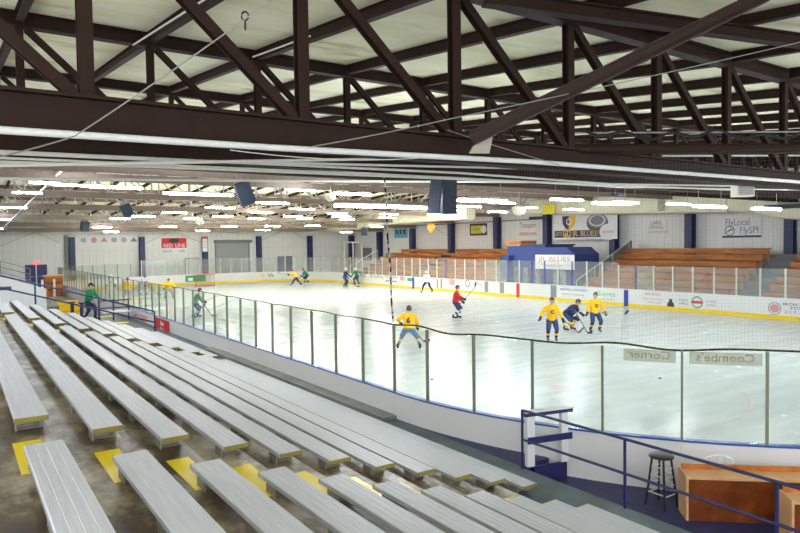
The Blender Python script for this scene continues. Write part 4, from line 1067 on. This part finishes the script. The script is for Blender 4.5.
# players' boxes: back partition and benches between boards and stand
for i, (y0, y1) in enumerate(((36.0, 41.5), (25, 30))):
    t = thing('players_bench', 'grey bench in the players box behind the far boards, %s of the blue booth' % ('left', 'right')[i], 'bench', (34.5, y0, 0))
    MB().box((0, 0, .5), (.35, y1-y0, .56)).build('seat', M['greypanel'], t)
    for k in range(4): yy = .1+(y1-y0-.3)*k/3; MB().box((.05, yy, 0), (.3, yy+.1, .4995)).build('leg', M['greypanel'], t)

# bits beyond the corner
X = 40.6
t = thing('white_door_frame', 'white steel doorway frame in the far corner', 'frame', (37.8, 66.5, 0))
for xx in (0, 1.2, 2.4): MB().box((xx-.07, -.07, 0), (xx+.07, .07, 4.2)).build('post', M['postlt'], t)
MB().box((-.07, -.07, 4.2), (3.2, .07, 4.35)).build('beam', M['postlt'], t)
c = onx(367, 254, WX-.03); t = thing('wall_notice', 'grey rectangular board on the far wall in the corner', 'sign', c)
b = MB(); flat(b, (0, 0, 0), *XF, 2.2, 1.5, .03); b.build('panel', M['greypanel'], t); b = MB(); flat(b, (-.031, 0, 0), *XF, 1.9, 1.25, .01); b.build('face', M['inkgrey'], t)

# ------------------------------------------------------------------ ducts
def duct(label, sec, X, D=1.0):
    b = MB(); vs = []; N = 12
    for px, yt, ybm in sec:
        a_ = onx(px, yt, X); c_ = onx(px, ybm, X); zc, hh = (a_.z+c_.z)/2, (a_.z-c_.z)/2
        for k in range(N):
            t_ = 2*PI*(k+.5)/N; cx, sz = math.cos(t_), math.sin(t_)
            sg = lambda v: math.copysign(abs(v)**.5, v)
            vs.append((X+D/2+sg(cx)*D/2, a_.y, zc+sg(sz)*hh))
    fs = []
    for i in range(len(sec)-1):
        for k in range(N): fs.append((i*N+k, i*N+(k+1) % N, (i+1)*N+(k+1) % N, (i+1)*N+k))
    fs += [tuple(range(N)), tuple(range(len(sec)*N-1, (len(sec)-1)*N-1, -1))]
    b.add(vs, fs); o = b.build('air_duct', M['duct'], None, True); return tag(o, label, 'duct')
duct('cream fabric air duct tapering towards the far corner', [(306, 223, 230), (340, 222, 230.5), (358, 220, 229.5), (368, 213, 226), (400, 210.5, 223.5), (466, 207, 219.5)], 34.4)
duct('cream air duct running above the large team banner', [(527, 200, 214), (575, 197, 215), (640, 193.5, 214.5), (726, 193, 213)], 39)
duct('cream air duct bulging above the airport banner at the right edge', [(727, 193, 212), (752, 194, 213), (766, 199, 217), (780, 202, 219), (830, 202, 222)], 38.9)
c = onx(549, 209.5, 38.9); t = thing('yellow_sign', 'yellow panel hanging in front of the cream duct', 'sign', c); b = MB(); flat(b, (0, 0, 0), *XF, 2.1*.6, .75, .05); b.build('face', M['signyellow'], t)
b = MB(); b.cyl((0, .3, .37), (0, .3, 1.2), .01); b.cyl((0, -.3, .37), (0, -.3, 1.2), .01); b.build('hanger', M['cable'], t)

# ------------------------------------------------------------------ speakers, domes, heater, vents
def speaker(px, py, D, w, h, dp, rz, tilt, label, lean=0):
    d = ray(px, py); p = C0+d*(D/d.dot(fw)); t = thing('loudspeaker', label, 'speaker', p, rz); t.rotation_euler = (tilt, lean, rz)
    MB().prof((0, 0, -h/2), (0, 0, h/2), [(-w/2, -dp/2), (w/2, -dp/2), (w*.42, dp/2), (-w*.42, dp/2)], (0, 1, 0)).build('cabinet', M['speaker'], t)
    MB().box((-w*.45, -dp/2-.02, -h*.46), (w*.45, -dp/2-.0005, h*.46)).build('grille', M['speaker'], t)
    MB().box((-w*.3, dp*.1, h/2), (w*.3, dp*.3, h/2+.12)).build('bracket', M['cable'], t)
    MB().cyl((0, dp*.2, h/2+.12), (0, dp*.2, h/2+.5), .015, 6).build('hanging_rod', M['cable'], t)
    return t
speaker(437, 195.5, 17, .36, .95, .34, R(30), R(8), 'left of the twin slate-blue loudspeakers hanging over the middle of the ice')
speaker(449.3, 194, 16.4, .36, .98, .34, R(-35), R(8), 'right of the twin slate-blue loudspeakers hanging over the middle of the ice')
speaker(244, 193.5, 24, .56, .86, .45, R(-8), R(6), 'tilted slate-blue loudspeaker hanging left of centre among the strip lights', -R(22))
speaker(126.5, 210.5, 34, .54, .66, .45, R(-8), R(6), 'tilted loudspeaker hanging above the long emblem banner at left', -R(22))
speaker(84.5, 226, 48, .55, .68, .5, R(10), R(20), 'small dark loudspeaker hanging beside the first end-wall column')
speaker(364.5, 231.5, 62, .55, .7, .5, R(-40), R(10), 'small dark loudspeaker in the far corner below the duct')
speaker(617, 191.5, 30, .45, .4, .4, R(0), R(10), 'small slate-blue loudspeaker hanging above the large team banner')
def dome(px, py, D, r, label):
    d = ray(px, py); p = C0+d*(D/d.dot(fw)); t = thing('horn_speaker', label, 'horn speaker', p)
    MB().lathe((0, 0, 0), [(.0, -r), (r*.5, -r*.87), (r*.87, -r*.5), (r, 0), (r, r*.15), (r*.3, r*.4), (0, r*.4)], 18).build('bell', M['duct'], t, True)
    MB().cyl((0, 0, r*.4), (0, 0, r*2.2), .025, 8).build('rod', M['cable'], t, True)
    MB().ball((0, -r*.5, -r*.87), r*.12, 8).build('driver', M['ink'], t, True)
dome(519, 208.5, 26, .3, 'white dome horn hanging right of the twin speakers')
dome(330.5, 197, 26, .2, 'white dome horn hanging left of the brightest strip light')
dome(200, 221.5, 44, .26, 'white dome horn hanging before the end wall above the roller door')
c = onx(431.5, 228.3, 38); t = thing('radiant_heater', 'glowing orange radiant heater hanging over the wooden bleacher', 'heater', c)
b = MB(); flatpoly(b, (0, 0, 0), *XF, [(0, -.38), (.5, .05), (.42, .32), (.16, .36), (0, .22), (-.16, .36), (-.42, .32), (-.5, .05)], .12); b.build('element', M['heater'], t)
MB().box((.0, -.6, .3), (.25, .6, .42)).build('hood', M['greypanel'], t)
for s_ in (-.5, .5): MB().cyl((.1, s_, .42), (.1, s_*1.2, 1.3), .012, 6).build('chain', M['cable'], t)
for i, (px, ph) in enumerate(((419, 238), (449, 237))): rd = MB().cyl(onx(431.5, 226, 38), onx(px, ph, 38), .015, 6).build('stay_rod', M['cable'], None); keep(rd, t)
d_ = ray(742.5, 189.5); p = C0+d_*(15/d_.dot(fw)); t = thing('ventilation_box', 'white louvred ventilation box hanging below the pipes at right', 'ventilation box', p, R(-34))
MB().box((-.2, -.15, -.17), (.2, .15, .17)).build('casing', M['duct'], t)
b = MB()
for k in range(6): b.box((-.17, -.165, -.13+.045*k), (.17, -.1505, -.105+.045*k))
b.build('louvre', M['inkgrey'], t)
for x in (-.15, .15): MB().cyl((x, 0, .17), (x, 0, .5), .01, 6).build('hanger', M['cable'], t)
for i, (px, py, w_) in enumerate(((660.5, 204.5, .35), (784, 206.5, 2.2), (536, 218, 1.6))):
    c = onx(px, py, 38.85 if i != 2 else 41.9); b = MB(); flat(b, (0, 0, 0), *XF, w_, .9 if i == 0 else .25, .04)
    o = b.build('duct_grille', M['ink'] if i else M['riser']); o.location = c; tag(o, ('narrow beige grille on the cream duct right of the team banner', 'dark slot grille on the cream duct at the right edge', 'dark slot grille on the wall below the yellow panel')[i], 'grille')

# ------------------------------------------------------------------ goal
t = thing('hockey_goal', 'red framed hockey goal with white net at the far end', 'goal', (20.6, 64.4, 0), PI)
b = MB(); g = .92
b.tube([(-g, 0, 0), (-g, 0, 1.22), (g, 0, 1.22), (g, 0, 0)], .035, 8); b.tube([(-g, 0, .03), (-g*.9, -.9, .03), (g*.9, -.9, .03), (g, 0, .03)], .03, 8)
b.tube([(-g, 0, 1.2), (-g*.7, -.5, 1.18), (g*.7, -.5, 1.18), (g, 0, 1.2)], .025, 8)
b.build('frame', M['goalred'], t, True)
b = MB()
for k in range(19):
    x = -g*.9+1.8*g*k/18; b.tube([(x, -.9, .03), (x*.8, -.5, 1.18)], .008, 4)
for k in range(12):
    f = k/11; y = -.9+.4*f; z = .03+1.15*f; w_ = g*(.9-.2*f); b.tube([(-g, 0, z), (-w_, y, z), (w_, y, z), (g, 0, z)], .008, 4)
b.build('net', M['netthread'], t)

# ------------------------------------------------------------------ people
def remesh(mb, name, m, parent, vox, smooth=4):
    me = mb.mesh(name+'_src', m); ob = bpy.data.objects.new('tmp', me); COL.objects.link(ob)
    md = ob.modifiers.new('r', 'REMESH'); md.mode = 'VOXEL'; md.voxel_size = vox
    sm = ob.modifiers.new('s', 'SMOOTH'); sm.factor = .5; sm.iterations = smooth
    bpy.context.view_layer.update()
    me2 = bpy.data.meshes.new_from_object(ob.evaluated_get(bpy.context.evaluated_depsgraph_get()))
    bpy.data.objects.remove(ob); bpy.data.meshes.remove(me)
    me2.name = name; me2.materials.clear(); me2.materials.append(m)
    for p in me2.polygons: p.use_smooth = True
    o = bpy.data.objects.new(name, me2); COL.objects.link(o); o.parent = parent; return o
def ik(a, b, l1, l2, hint):
    a, b = V(a), V(b); d = b-a; L = d.length
    if L > (l1+l2)*.995: b = a+d*((l1+l2)*.995/L); d = b-a; L = d.length
    u = d/L; x = (l1*l1-l2*l2+L*L)/(2*L); h = math.sqrt(max(0, l1*l1-x*x)); hv = V(hint)-u*V(hint).dot(u)
    return a+u*x+hv.normalized()*h, b
def person(label, loc, face, jersey, pants, socks, helmet='helmet', lean=15, feet=((-.18, .05), (.18, -.02)), hands=((-.25, .32, .98), (.25, .32, .98)),
           pelvis=.9, number=None, crest=None, skates=True, gloves='glove', vox=.014, head=0, stripe=None, pads=None, twist=0, footlift=(0, 0), sockband=None):
    f = V((face[0], face[1], 0)).normalized(); rz = math.atan2(-f.x, f.y)
    t = thing('person', label, 'person', loc, rz)
    sk = .07 if skates else .0
    le = R(lean); pel = V((0, -.12*math.sin(le)*1.3, pelvis)); ax = V((0, math.sin(le), math.cos(le)))
    chest = pel+ax*.36; neck = pel+ax*.56; nd = (ax+V((0, .15, .6))).normalized(); hd = neck+nd*.17
    tw = R(twist); rx = V((math.cos(tw), math.sin(tw), 0))
    sh = [neck-ax*.07-rx*.19, neck-ax*.07+rx*.19]; hp = [pel+V((-.1, 0, -.02)), pel+V((.1, 0, -.02))]
    legs = []; arms = []
    for i in (0, 1):
        ft = V((feet[i][0], feet[i][1], .09+sk+footlift[i])); kn, an = ik(hp[i], ft, .43, .43, (.15*(-1, 1)[i], 1, 0)); legs.append((hp[i], kn, an))
        h = V(hands[i]); el, wr = ik(sh[i], h, .29, .26, ((-.8, .8)[i], -.6, -.5)); arms.append((sh[i], el, wr))
    # body
    b = MB()
    b.cap(pel, pel+ax*.2, .135, .125); b.cap(pel+ax*.2, chest, .13, .15); b.cap(sh[0]*.8+neck*.2-ax*.05, sh[1]*.8+neck*.2-ax*.05, .085, .085)
    b.cap(neck-ax*.05, hd, .058, .055)
    rot = V((0, 0, 1)).rotation_difference(nd).to_matrix()
    b.ball(hd+nd*.04, .1, 16, (.78, .95, 1.16), rot)
    fwd = rot @ V((0, 1, 0)); upn = nd
    b.cap(hd+fwd*.088+upn*.045, hd+fwd*.112+upn*.012, .012, .018, 8)                      # nose
    b.cap(hd+fwd*.07-upn*.055-rx*.02, hd+fwd*.07-upn*.055+rx*.02, .022, .022, 8)          # chin
    b.cap(hd+fwd*.083-upn*.018-rx*.018, hd+fwd*.083-upn*.018+rx*.018, .012, .012, 8)      # lips
    for s_ in (-1, 1): b.ball(hd+rx*(.08*s_)+upn*.02, .03, 8, (.4, .8, 1.2)); b.ball(hd+rx*(.055*s_)+fwd*.06-upn*.005, .03, 8)
    for (a_, k_, c_) in legs: b.cap(a_, k_, .085, .06); b.cap(k_, k_.lerp(c_, .4), .058, .058); b.cap(k_.lerp(c_, .4), c_, .058, .04)
    for i, (a_, k_, c_) in enumerate(legs): b.cap(c_+V((0, -.03, -.04)), c_+V((0, .14, -.055)), .04, .032)
    for i, (a_, e_, w_) in enumerate(arms):
        b.cap(a_, e_, .055, .042); b.cap(e_, w_, .042, .03); d = (w_-e_).normalized(); side = V((1, 0, 0)) if abs(d.x) < .8 else V((0, 1, 0)); sd = d.cross(side).normalized(); pw = sd.cross(d)
        b.cap(w_+d*.02, w_+d*.07, .036, .036)
        if not gloves:
            for q in range(4): r0 = w_+d*.085+sd*(.033-.022*q); m1 = r0+d*(.045-.004*abs(q-1)); b.cap(r0, m1, .011, .0105, 7); b.cap(m1, m1+d*.02+pw*.03, .0105, .009, 7)
            b.cap(w_+d*.035+sd*.035, w_+d*.075+sd*.065+pw*.02, .013, .011, 7)
    body = remesh(b, 'body', M['skin'], t, min(vox, .013), 2)
    # face details
    for s_ in (-1, 1): MB().ball(hd+rx*(.034*s_)+fwd*.088+upn*.03, .012, 8).build('eye', M['ink'], t, True)
    b = MB(); b.cap(hd+fwd*.093-upn*.02-rx*.022, hd+fwd*.093-upn*.02+rx*.022, .006, .006, 6); b.build('mouth', M['inkpink'], t, True)
    # jersey
    b = MB(); yv = ax.cross(rx) if ax.cross(rx).y > 0 else -ax.cross(rx)
    b.loft([(pel-ax*.03, .215, .175), (pel+ax*.08, .21, .17), (pel+ax*.2, .2, .16), (chest, .215, .165), (chest+ax*.1, .2, .15), (neck-ax*.04, .11, .1)], rx, yv); b.cap(sh[0]*.92+neck*.08, sh[1]*.92+neck*.08, .1, .1, 12)
    b.cap(neck-ax*.06, neck, .085, .075)
    for (a_, e_, w_) in arms: b.cap(a_, e_, .098, .078); b.cap(e_, e_.lerp(w_, .78), .08, .062)
    remesh(b, 'jersey' if skates else 'sweatshirt', M[jersey], t, .016, 5)
    if stripe:
        b = MB()
        for (a_, e_, w_) in arms: b.cyl(e_.lerp(w_, .3), e_.lerp(w_, .5), .083, 14, .079)
        b.build('sleeve_band', M[stripe], t, True)
    # breeches
    b = MB(); b.cap(pel-ax*.0-rx*.05, pel+rx*.05, .16, .16, 12)
    for (a_, k_, c_) in legs:
        b.cap(a_, a_.lerp(k_, .95), .125, .1)
        if not skates: b.cap(k_, c_, .08, .06)
    remesh(b, 'breeches' if skates else 'trousers', M[pants], t, .016, 4)
    for i, (a_, k_, c_) in enumerate(legs):
        if skates:
            b = MB(); b.cap(k_, k_.lerp(c_, .4), .078, .078, 12); b.cap(k_.lerp(c_, .4), k_.lerp(c_, .86), .078, .056, 12)
            if pads: b.box(tuple(k_+V((-.13, -.02, -.4))), tuple(k_+V((.13, .14, .18))))
            remesh(b, 'leg_pad' if pads else 'sock', M[pads or socks], t, .016, 3)
            if (stripe or sockband) and not pads:
                b = MB(); b.cyl(k_.lerp(c_, .38), k_.lerp(c_, .6), .082, 14, .074); b.build('sock_band', M[sockband or stripe], t, True)
        b = MB(); b.cap(c_+V((0, -.035, -.045)), c_+V((0, .15, -.06)), .05, .042, 10); b.cap(c_+V((0, -.03, .05)), c_+V((0, -.03, -.04)), .058, .055, 10)
        sb = remesh(b, 'skate' if skates else 'shoe', M['black'], t, .014, 2)
        if skates: MB().box((c_.x-.006, c_.y-.1, c_.z-.09-sk+.001), (c_.x+.006, c_.y+.2, c_.z-.09)).build('blade', M['steelblade'], sb)
    for i, (a_, e_, w_) in enumerate(arms):
        if not gloves: break
        d = (w_-e_).normalized(); side = V((1, 0, 0)) if abs(d.x) < .8 else V((0, 1, 0)); sd = d.cross(side).normalized(); pw = sd.cross(d)
        b = MB(); b.cap(w_-d*.08, w_-d*.02, .06, .056); b.cap(w_, w_+d*.05, .056, .055)
        for q in range(4):
            r0 = w_+d*.08+sd*(.045-.03*q); m1 = r0+d*(.045-.006*abs(q-1)); b.cap(r0, m1, .02, .019, 8); b.cap(m1, m1+d*.01+pw*.05, .019, .017, 8)
        b.cap(w_+d*.02+sd*.04, w_+d*.075+sd*.075+pw*.03, .021, .018, 8)
        remesh(b, 'glove', M[gloves], t, .012, 1)
    # head gear
    if helmet:
        b = MB(); n = 16
        hv = hd+nd*.05; vs = []
        b.ball(hv, .122, 18, (.86, 1.02, 1.1), rot)
        # cut open the lower front so that the face shows
        keepf = []
        for fc in b.f:
            cc = sum((V(b.v[i]) for i in fc), V((0, 0, 0)))/len(fc)-hv
            if cc.dot(upn) > .02 or (cc.dot(fwd) < -.01 and cc.dot(upn) > -.085): keepf.append(fc)
        b.f = keepf; b.mi = [0]*len(keepf)
        ho = b.build('helmet' if skates else 'cap', M[helmet], t, True); sdm = ho.modifiers.new('t', 'SOLIDIFY'); sdm.thickness = .012
        if not skates:
            MB().prof(hv+fwd*.1+upn*.02, hv+fwd*.2+upn*.0, [(-.07, -.006), (.07, -.006), (.07, .006), (-.07, .006)], tuple(upn)).build('peak', M[helmet], ho)
        elif vox < .02:
            b = MB()
            for q in range(5): b.tube([hv+fwd*.115+rx*(.045*(q-2))+upn*.015, hv+fwd*.135+rx*(.04*(q-2))-upn*.05, hv+fwd*.11+rx*(.032*(q-2))-upn*.11], .0035, 4)
            for q in range(3): b.tube([hv+fwd*.06+rx*(-.095)-upn*(.0+.05*q), hv+fwd*.137-upn*(.01+.045*q), hv+fwd*.06+rx*.095-upn*(.0+.05*q)], .0035, 4)
            b.build('face_cage', M['steelblade'], ho)
    if number:
        Mw = t.matrix_basis
        bk = pel+ax*.32+V((0, -.2, 0)); o = text(number, .3, (0, 0, 0), (1, 0, 0), (0, 0, 1), M['ink'], None, 'number', .004, bold=.012)
        o.parent = t; o.location = bk+V((0, -.0, 0)); o.rotation_euler = (-le, 0, 0)
    if crest:
        bk = pel+ax*.3+V((0, .19, 0)); o = text('C', .2, (0, 0, 0), (-1, 0, 0), (0, 0, 1), M[crest], None, 'crest', .004, bold=.012); o.parent = t; o.location = bk; o.rotation_euler = (-le, 0, 0)
    t['_h'] = 1
    return t
def W2(t, p):
    c, s_ = math.cos(t.rotation_euler.z), math.sin(t.rotation_euler.z); return V((t.location.x+c*p[0]-s_*p[1], t.location.y+s_*p[0]+c*p[1], t.location.z+p[2]))
def stick(label, butt, heel, toe, m='stick'):
    butt, heel, toe = V(butt), V(heel), V(toe); t = thing('hockey_stick', label, 'hockey stick', heel)
    MB().bar(butt-heel, V((0, 0, 0)), .022, .03).build('shaft', M[m], t)
    MB().prof((0, 0, .03), toe-heel+V((0, 0, .035)), [(-.008, -.035), (.008, -.035), (.008, .04), (-.008, .04)], (0, 0, 1)).build('blade', M['black'], t)
    MB().bar((butt-heel)*1.001, (butt-heel)*.92, .03, .036).build('grip', M['black'], t)
    return t
AW = V((.566, .824, 0)); RTI = V((.824, -.566, 0))     # away from the camera / to the right in the picture
def D(a, r): return AW*a+RTI*r
def cl(x, y): return (x, y, 0.004)
for k_ in M: pass

p = person('skater in yellow jersey seen from behind, wide stance near the glass', cl(*onz(409,350,0)[:2]), D(1, .1), 'yellowcloth', 'jeans', 'jeans', 'helmet', 22, ((-.42, -.02), (.42, .0)), ((-.34, .16, 1.02), (.3, .34, .82)), .82, number='6', stripe=None, sockband='yellowcloth')
stick('hockey stick held by the yellow skater seen from behind', W2(p, (-.1, .42, 1.02)), V((*onz(424, 342, 0.01)[:2], .01)), V((*onz(430, 341, .01)[:2], .01)))
p = person('skater in red jersey standing sideways in the middle of the ice', cl(21.7, 26.4), D(-.15, 1), 'red', 'bluecloth', 'whitecloth', 'helmet', 8, ((-.14, .1), (.14, -.1)), ((-.2, .42, 1.05), (.16, .36, .95)), .9, stripe='ink')
stick('hockey stick raised by the red skater', W2(p, (.0, .2, .8)), W2(p, (-.25, 1.0, 1.62)), W2(p, (-.25, 1.05, 1.9)))
p = person('goalkeeper in white jersey and dark pads near the far boards', cl(32.0, 42.6), D(-.8, -.5), 'whitecloth', 'navycloth', 'navycloth', 'helmetw', 14, ((-.46, .0), (.46, .0)), ((-.4, .35, .95), (.4, .35, .9)), .88, crest='inkgreend', gloves='helmetw', vox=.02)
stick('goalkeeper stick held by the white-shirted goalkeeper', W2(p, (.4, .3, 1.15)), W2(p, (.35, .65, .01)), W2(p, (.05, .75, .01)), 'sticklt')
p = person('skater in yellow jersey facing the camera with arms held out', cl(19.56, 17.79), D(-1, -.12), 'yellowcloth', 'bluecloth', 'ink' if False else 'navycloth', 'helmet', 6, ((-.16, .02), (.16, .02)), ((-.42, .24, .88), (.46, .1, .98)), .91, crest='ink', stripe='yellowcloth')
stick('hockey stick held out to the right by the yellow skater with arms out', W2(p, (-.42, .3, .9)), V((*onz(579, 333, 0.3)[:2], .3)), V((*onz(584, 331, .3)[:2], .42)))
p = person('skater in navy jersey bending forward between two yellow skaters', cl(22.56, 19.51), D(-.6, .8), 'navycloth', 'bluecloth', 'yellowcloth', 'helmet', 48, ((-.22, .05), (.22, -.1)), ((-.3, .5, .75), (.2, .45, .62)), .78, stripe='whitecloth')
stick('hockey stick of the navy skater reaching to the ice', W2(p, (.22, .35, .95)), V((*onz(588, 333.5, 0.01)[:2], .01)), V((*onz(592, 333.5, .01)[:2], .01)))
p = person('skater in yellow jersey facing the camera at the right of the trio', cl(22.91, 18.36), D(-1, .05), 'yellowcloth', 'bluecloth', 'navycloth', 'helmet', 6, ((-.2, .02), (.2, .02)), ((-.42, .15, .86), (.42, .18, .86)), .9, crest='ink', stripe='yellowcloth')
stick('pale hockey stick held level by the yellow skater at the right of the trio', W2(p, (-.2, .25, .9)), W2(p, (-1.15, .45, .82)), W2(p, (-1.3, .45, .96)), 'sticklt')
p = person('far skater in yellow jersey striding left with arms stretched', cl(27.66, 58.4), D(-.15, -1), 'yellowcloth', 'navycloth', 'navycloth', 'helmet', 28, ((-.25, .45), (.2, -.55)), ((-.2, .7, 1.2), (.2, .62, 1.1)), .86, vox=.02)
stick('hockey stick held forward by the far yellow skater', W2(p, (.1, .5, 1.1)), W2(p, (-.1, 1.6, 1.25)), W2(p, (-.1, 1.75, 1.35)))
p = person('far skater in green jersey bending beside the far yellow skater', cl(30.6, 62.0), D(.1, -1), 'green', 'navycloth', 'navycloth', 'helmet', 38, ((-.18, .1), (.18, -.15)), ((-.2, .5, .8), (.2, .42, .75)), .82, vox=.02, stripe='whitecloth')
stick('hockey stick of the far bending green skater', W2(p, (.2, .3, .95)), W2(p, (-.1, 1.3, .01)), W2(p, (-.1, 1.55, .01)))
p = person('far skater in navy jersey standing left of the far right green skater', cl(30.38, 53.4), D(-.3, .9), 'navycloth', 'bluecloth', 'navycloth', 'helmetw', 12, ((-.15, .05), (.15, -.05)), ((-.25, .45, 1.0), (.2, .4, .9)), .9, vox=.02)
stick('hockey stick of the far navy skater', W2(p, (.1, .3, 1.0)), W2(p, (-.1, 1.2, .01)), W2(p, (-.1, 1.45, .01)))
p = person('far skater in green jersey by the far right corner boards', cl(33.05, 55.7), D(-.8, -.6), 'green', 'navycloth', 'navycloth', 'helmetw', 22, ((-.3, .05), (.3, -.02)), ((-.35, .5, .95), (.3, .42, .88)), .84, vox=.02)
stick('hockey stick of the green skater by the far corner', W2(p, (.3, .3, 1.05)), W2(p, (-.5, 1.0, .01)), W2(p, (-.7, 1.05, .01)))
p = person('skater in green jersey seen through the near glass at left', cl(11.07, 36.4), D(.3, .9), 'green', 'bluecloth', 'greycloth', 'helmet', 24, ((-.18, .12), (.18, -.14)), ((-.2, .5, .9), (.2, .42, .82)), .84)
stick('hockey stick of the green skater behind the near glass', W2(p, (.1, .3, 1.0)), V((*onz(212, 316, 0.01)[:2], .01)), V((*onz(216.5, 316, .01)[:2], .01)))
p = person('skater in yellow jersey and grey breeches crouching behind the left glass', cl(13.54, 51.27), D(-.9, .4), 'yellowcloth', 'greycloth', 'greycloth', 'helmet', 30, ((-.28, .0), (.28, .0)), ((-.35, .4, .9), (.35, .4, .85)), .8, vox=.02)
p = person('skater in grey jersey with stick behind the left glass', cl(12.99, 57.24), D(-.3, .9), 'greycloth', 'greycloth', 'whitecloth', 'helmet', 24, ((-.2, .12), (.2, -.14)), ((-.2, .5, .9), (.2, .42, .85)), .84, vox=.02)
stick('hockey stick of the grey skater reaching right behind the left glass', W2(p, (.1, .3, 1.0)), W2(p, (-.1, 1.5, .01)), W2(p, (-.1, 1.8, .01)))
p = person('skater in yellow jersey upright behind the left glass near the white skater', cl(10.58, 51.7), D(1, .2), 'yellowcloth', 'greycloth', 'greycloth', 'helmet', 12, ((-.24, .0), (.24, .0)), ((-.4, .25, .95), (.4, .25, .92)), .88, vox=.02)
p = person('skater in white and green standing leftmost behind the glass', cl(10.49, 56.85), D(-1, .1), 'whitecloth', 'whitecloth', 'whitecloth', 'helmetw', 6, ((-.2, .0), (.2, .0)), ((-.36, .25, .95), (.36, .25, .95)), .92, vox=.02, crest='inkgreend', stripe='green')
p = person('person in green sweatshirt, dark trousers and cap walking past the navy railing', (5.35, 34.6, .552), D(-.2, 1), 'green', 'navycloth', 'navycloth', 'hair', 10, ((-.1, .24), (.1, -.2)), ((-.22, .42, .95), (.22, .28, .9)), .88, skates=False, gloves=None)
# loose pucks on the ice
for i, (px, py) in enumerate(((660, 378), (432, 379), (222, 284))):
    q = onz(px, py, .02); b = MB(); b.cyl((0, 0, 0), (0, 0, .025), .04, 14); o = b.build('hockey_puck', M['black'], None, True); o.location = (q.x, q.y, .004)
    tag(o, ('black puck lying on the ice behind the right near glass', 'black puck lying on the ice left of the gate', 'black puck lying on the far ice near the goal')[i], 'puck', 'loose pucks')

# ------------------------------------------------------------------ world and view
w = bpy.data.worlds.new('hall_ambient_fill'); S.world = w; w.use_nodes = True  # uniform ambient fill added through the open near side, no daylight source
bg = w.node_tree.nodes['Background']; bg.inputs[0].default_value = (.92, .95, 1, 1); bg.inputs[1].default_value = .55
vs_ = S.view_settings; S.display_settings.display_device = 'sRGB'
vs_.view_transform = 'Standard'; vs_.look = 'None'; vs_.gamma = 1; vs_.use_curve_mapping = False
vs_.exposure = 1.95
S.cycles.max_bounces = 8; S.cycles.diffuse_bounces = 5; S.cycles.glossy_bounces = 3; S.cycles.transmission_bounces = 4; S.cycles.transparent_max_bounces = 40
S.cycles.use_light_tree = True; S.cycles.sample_clamp_indirect = 8
for o in list(COL.objects):
    for key in ('s', '_h'):
        if key in o: del o[key]
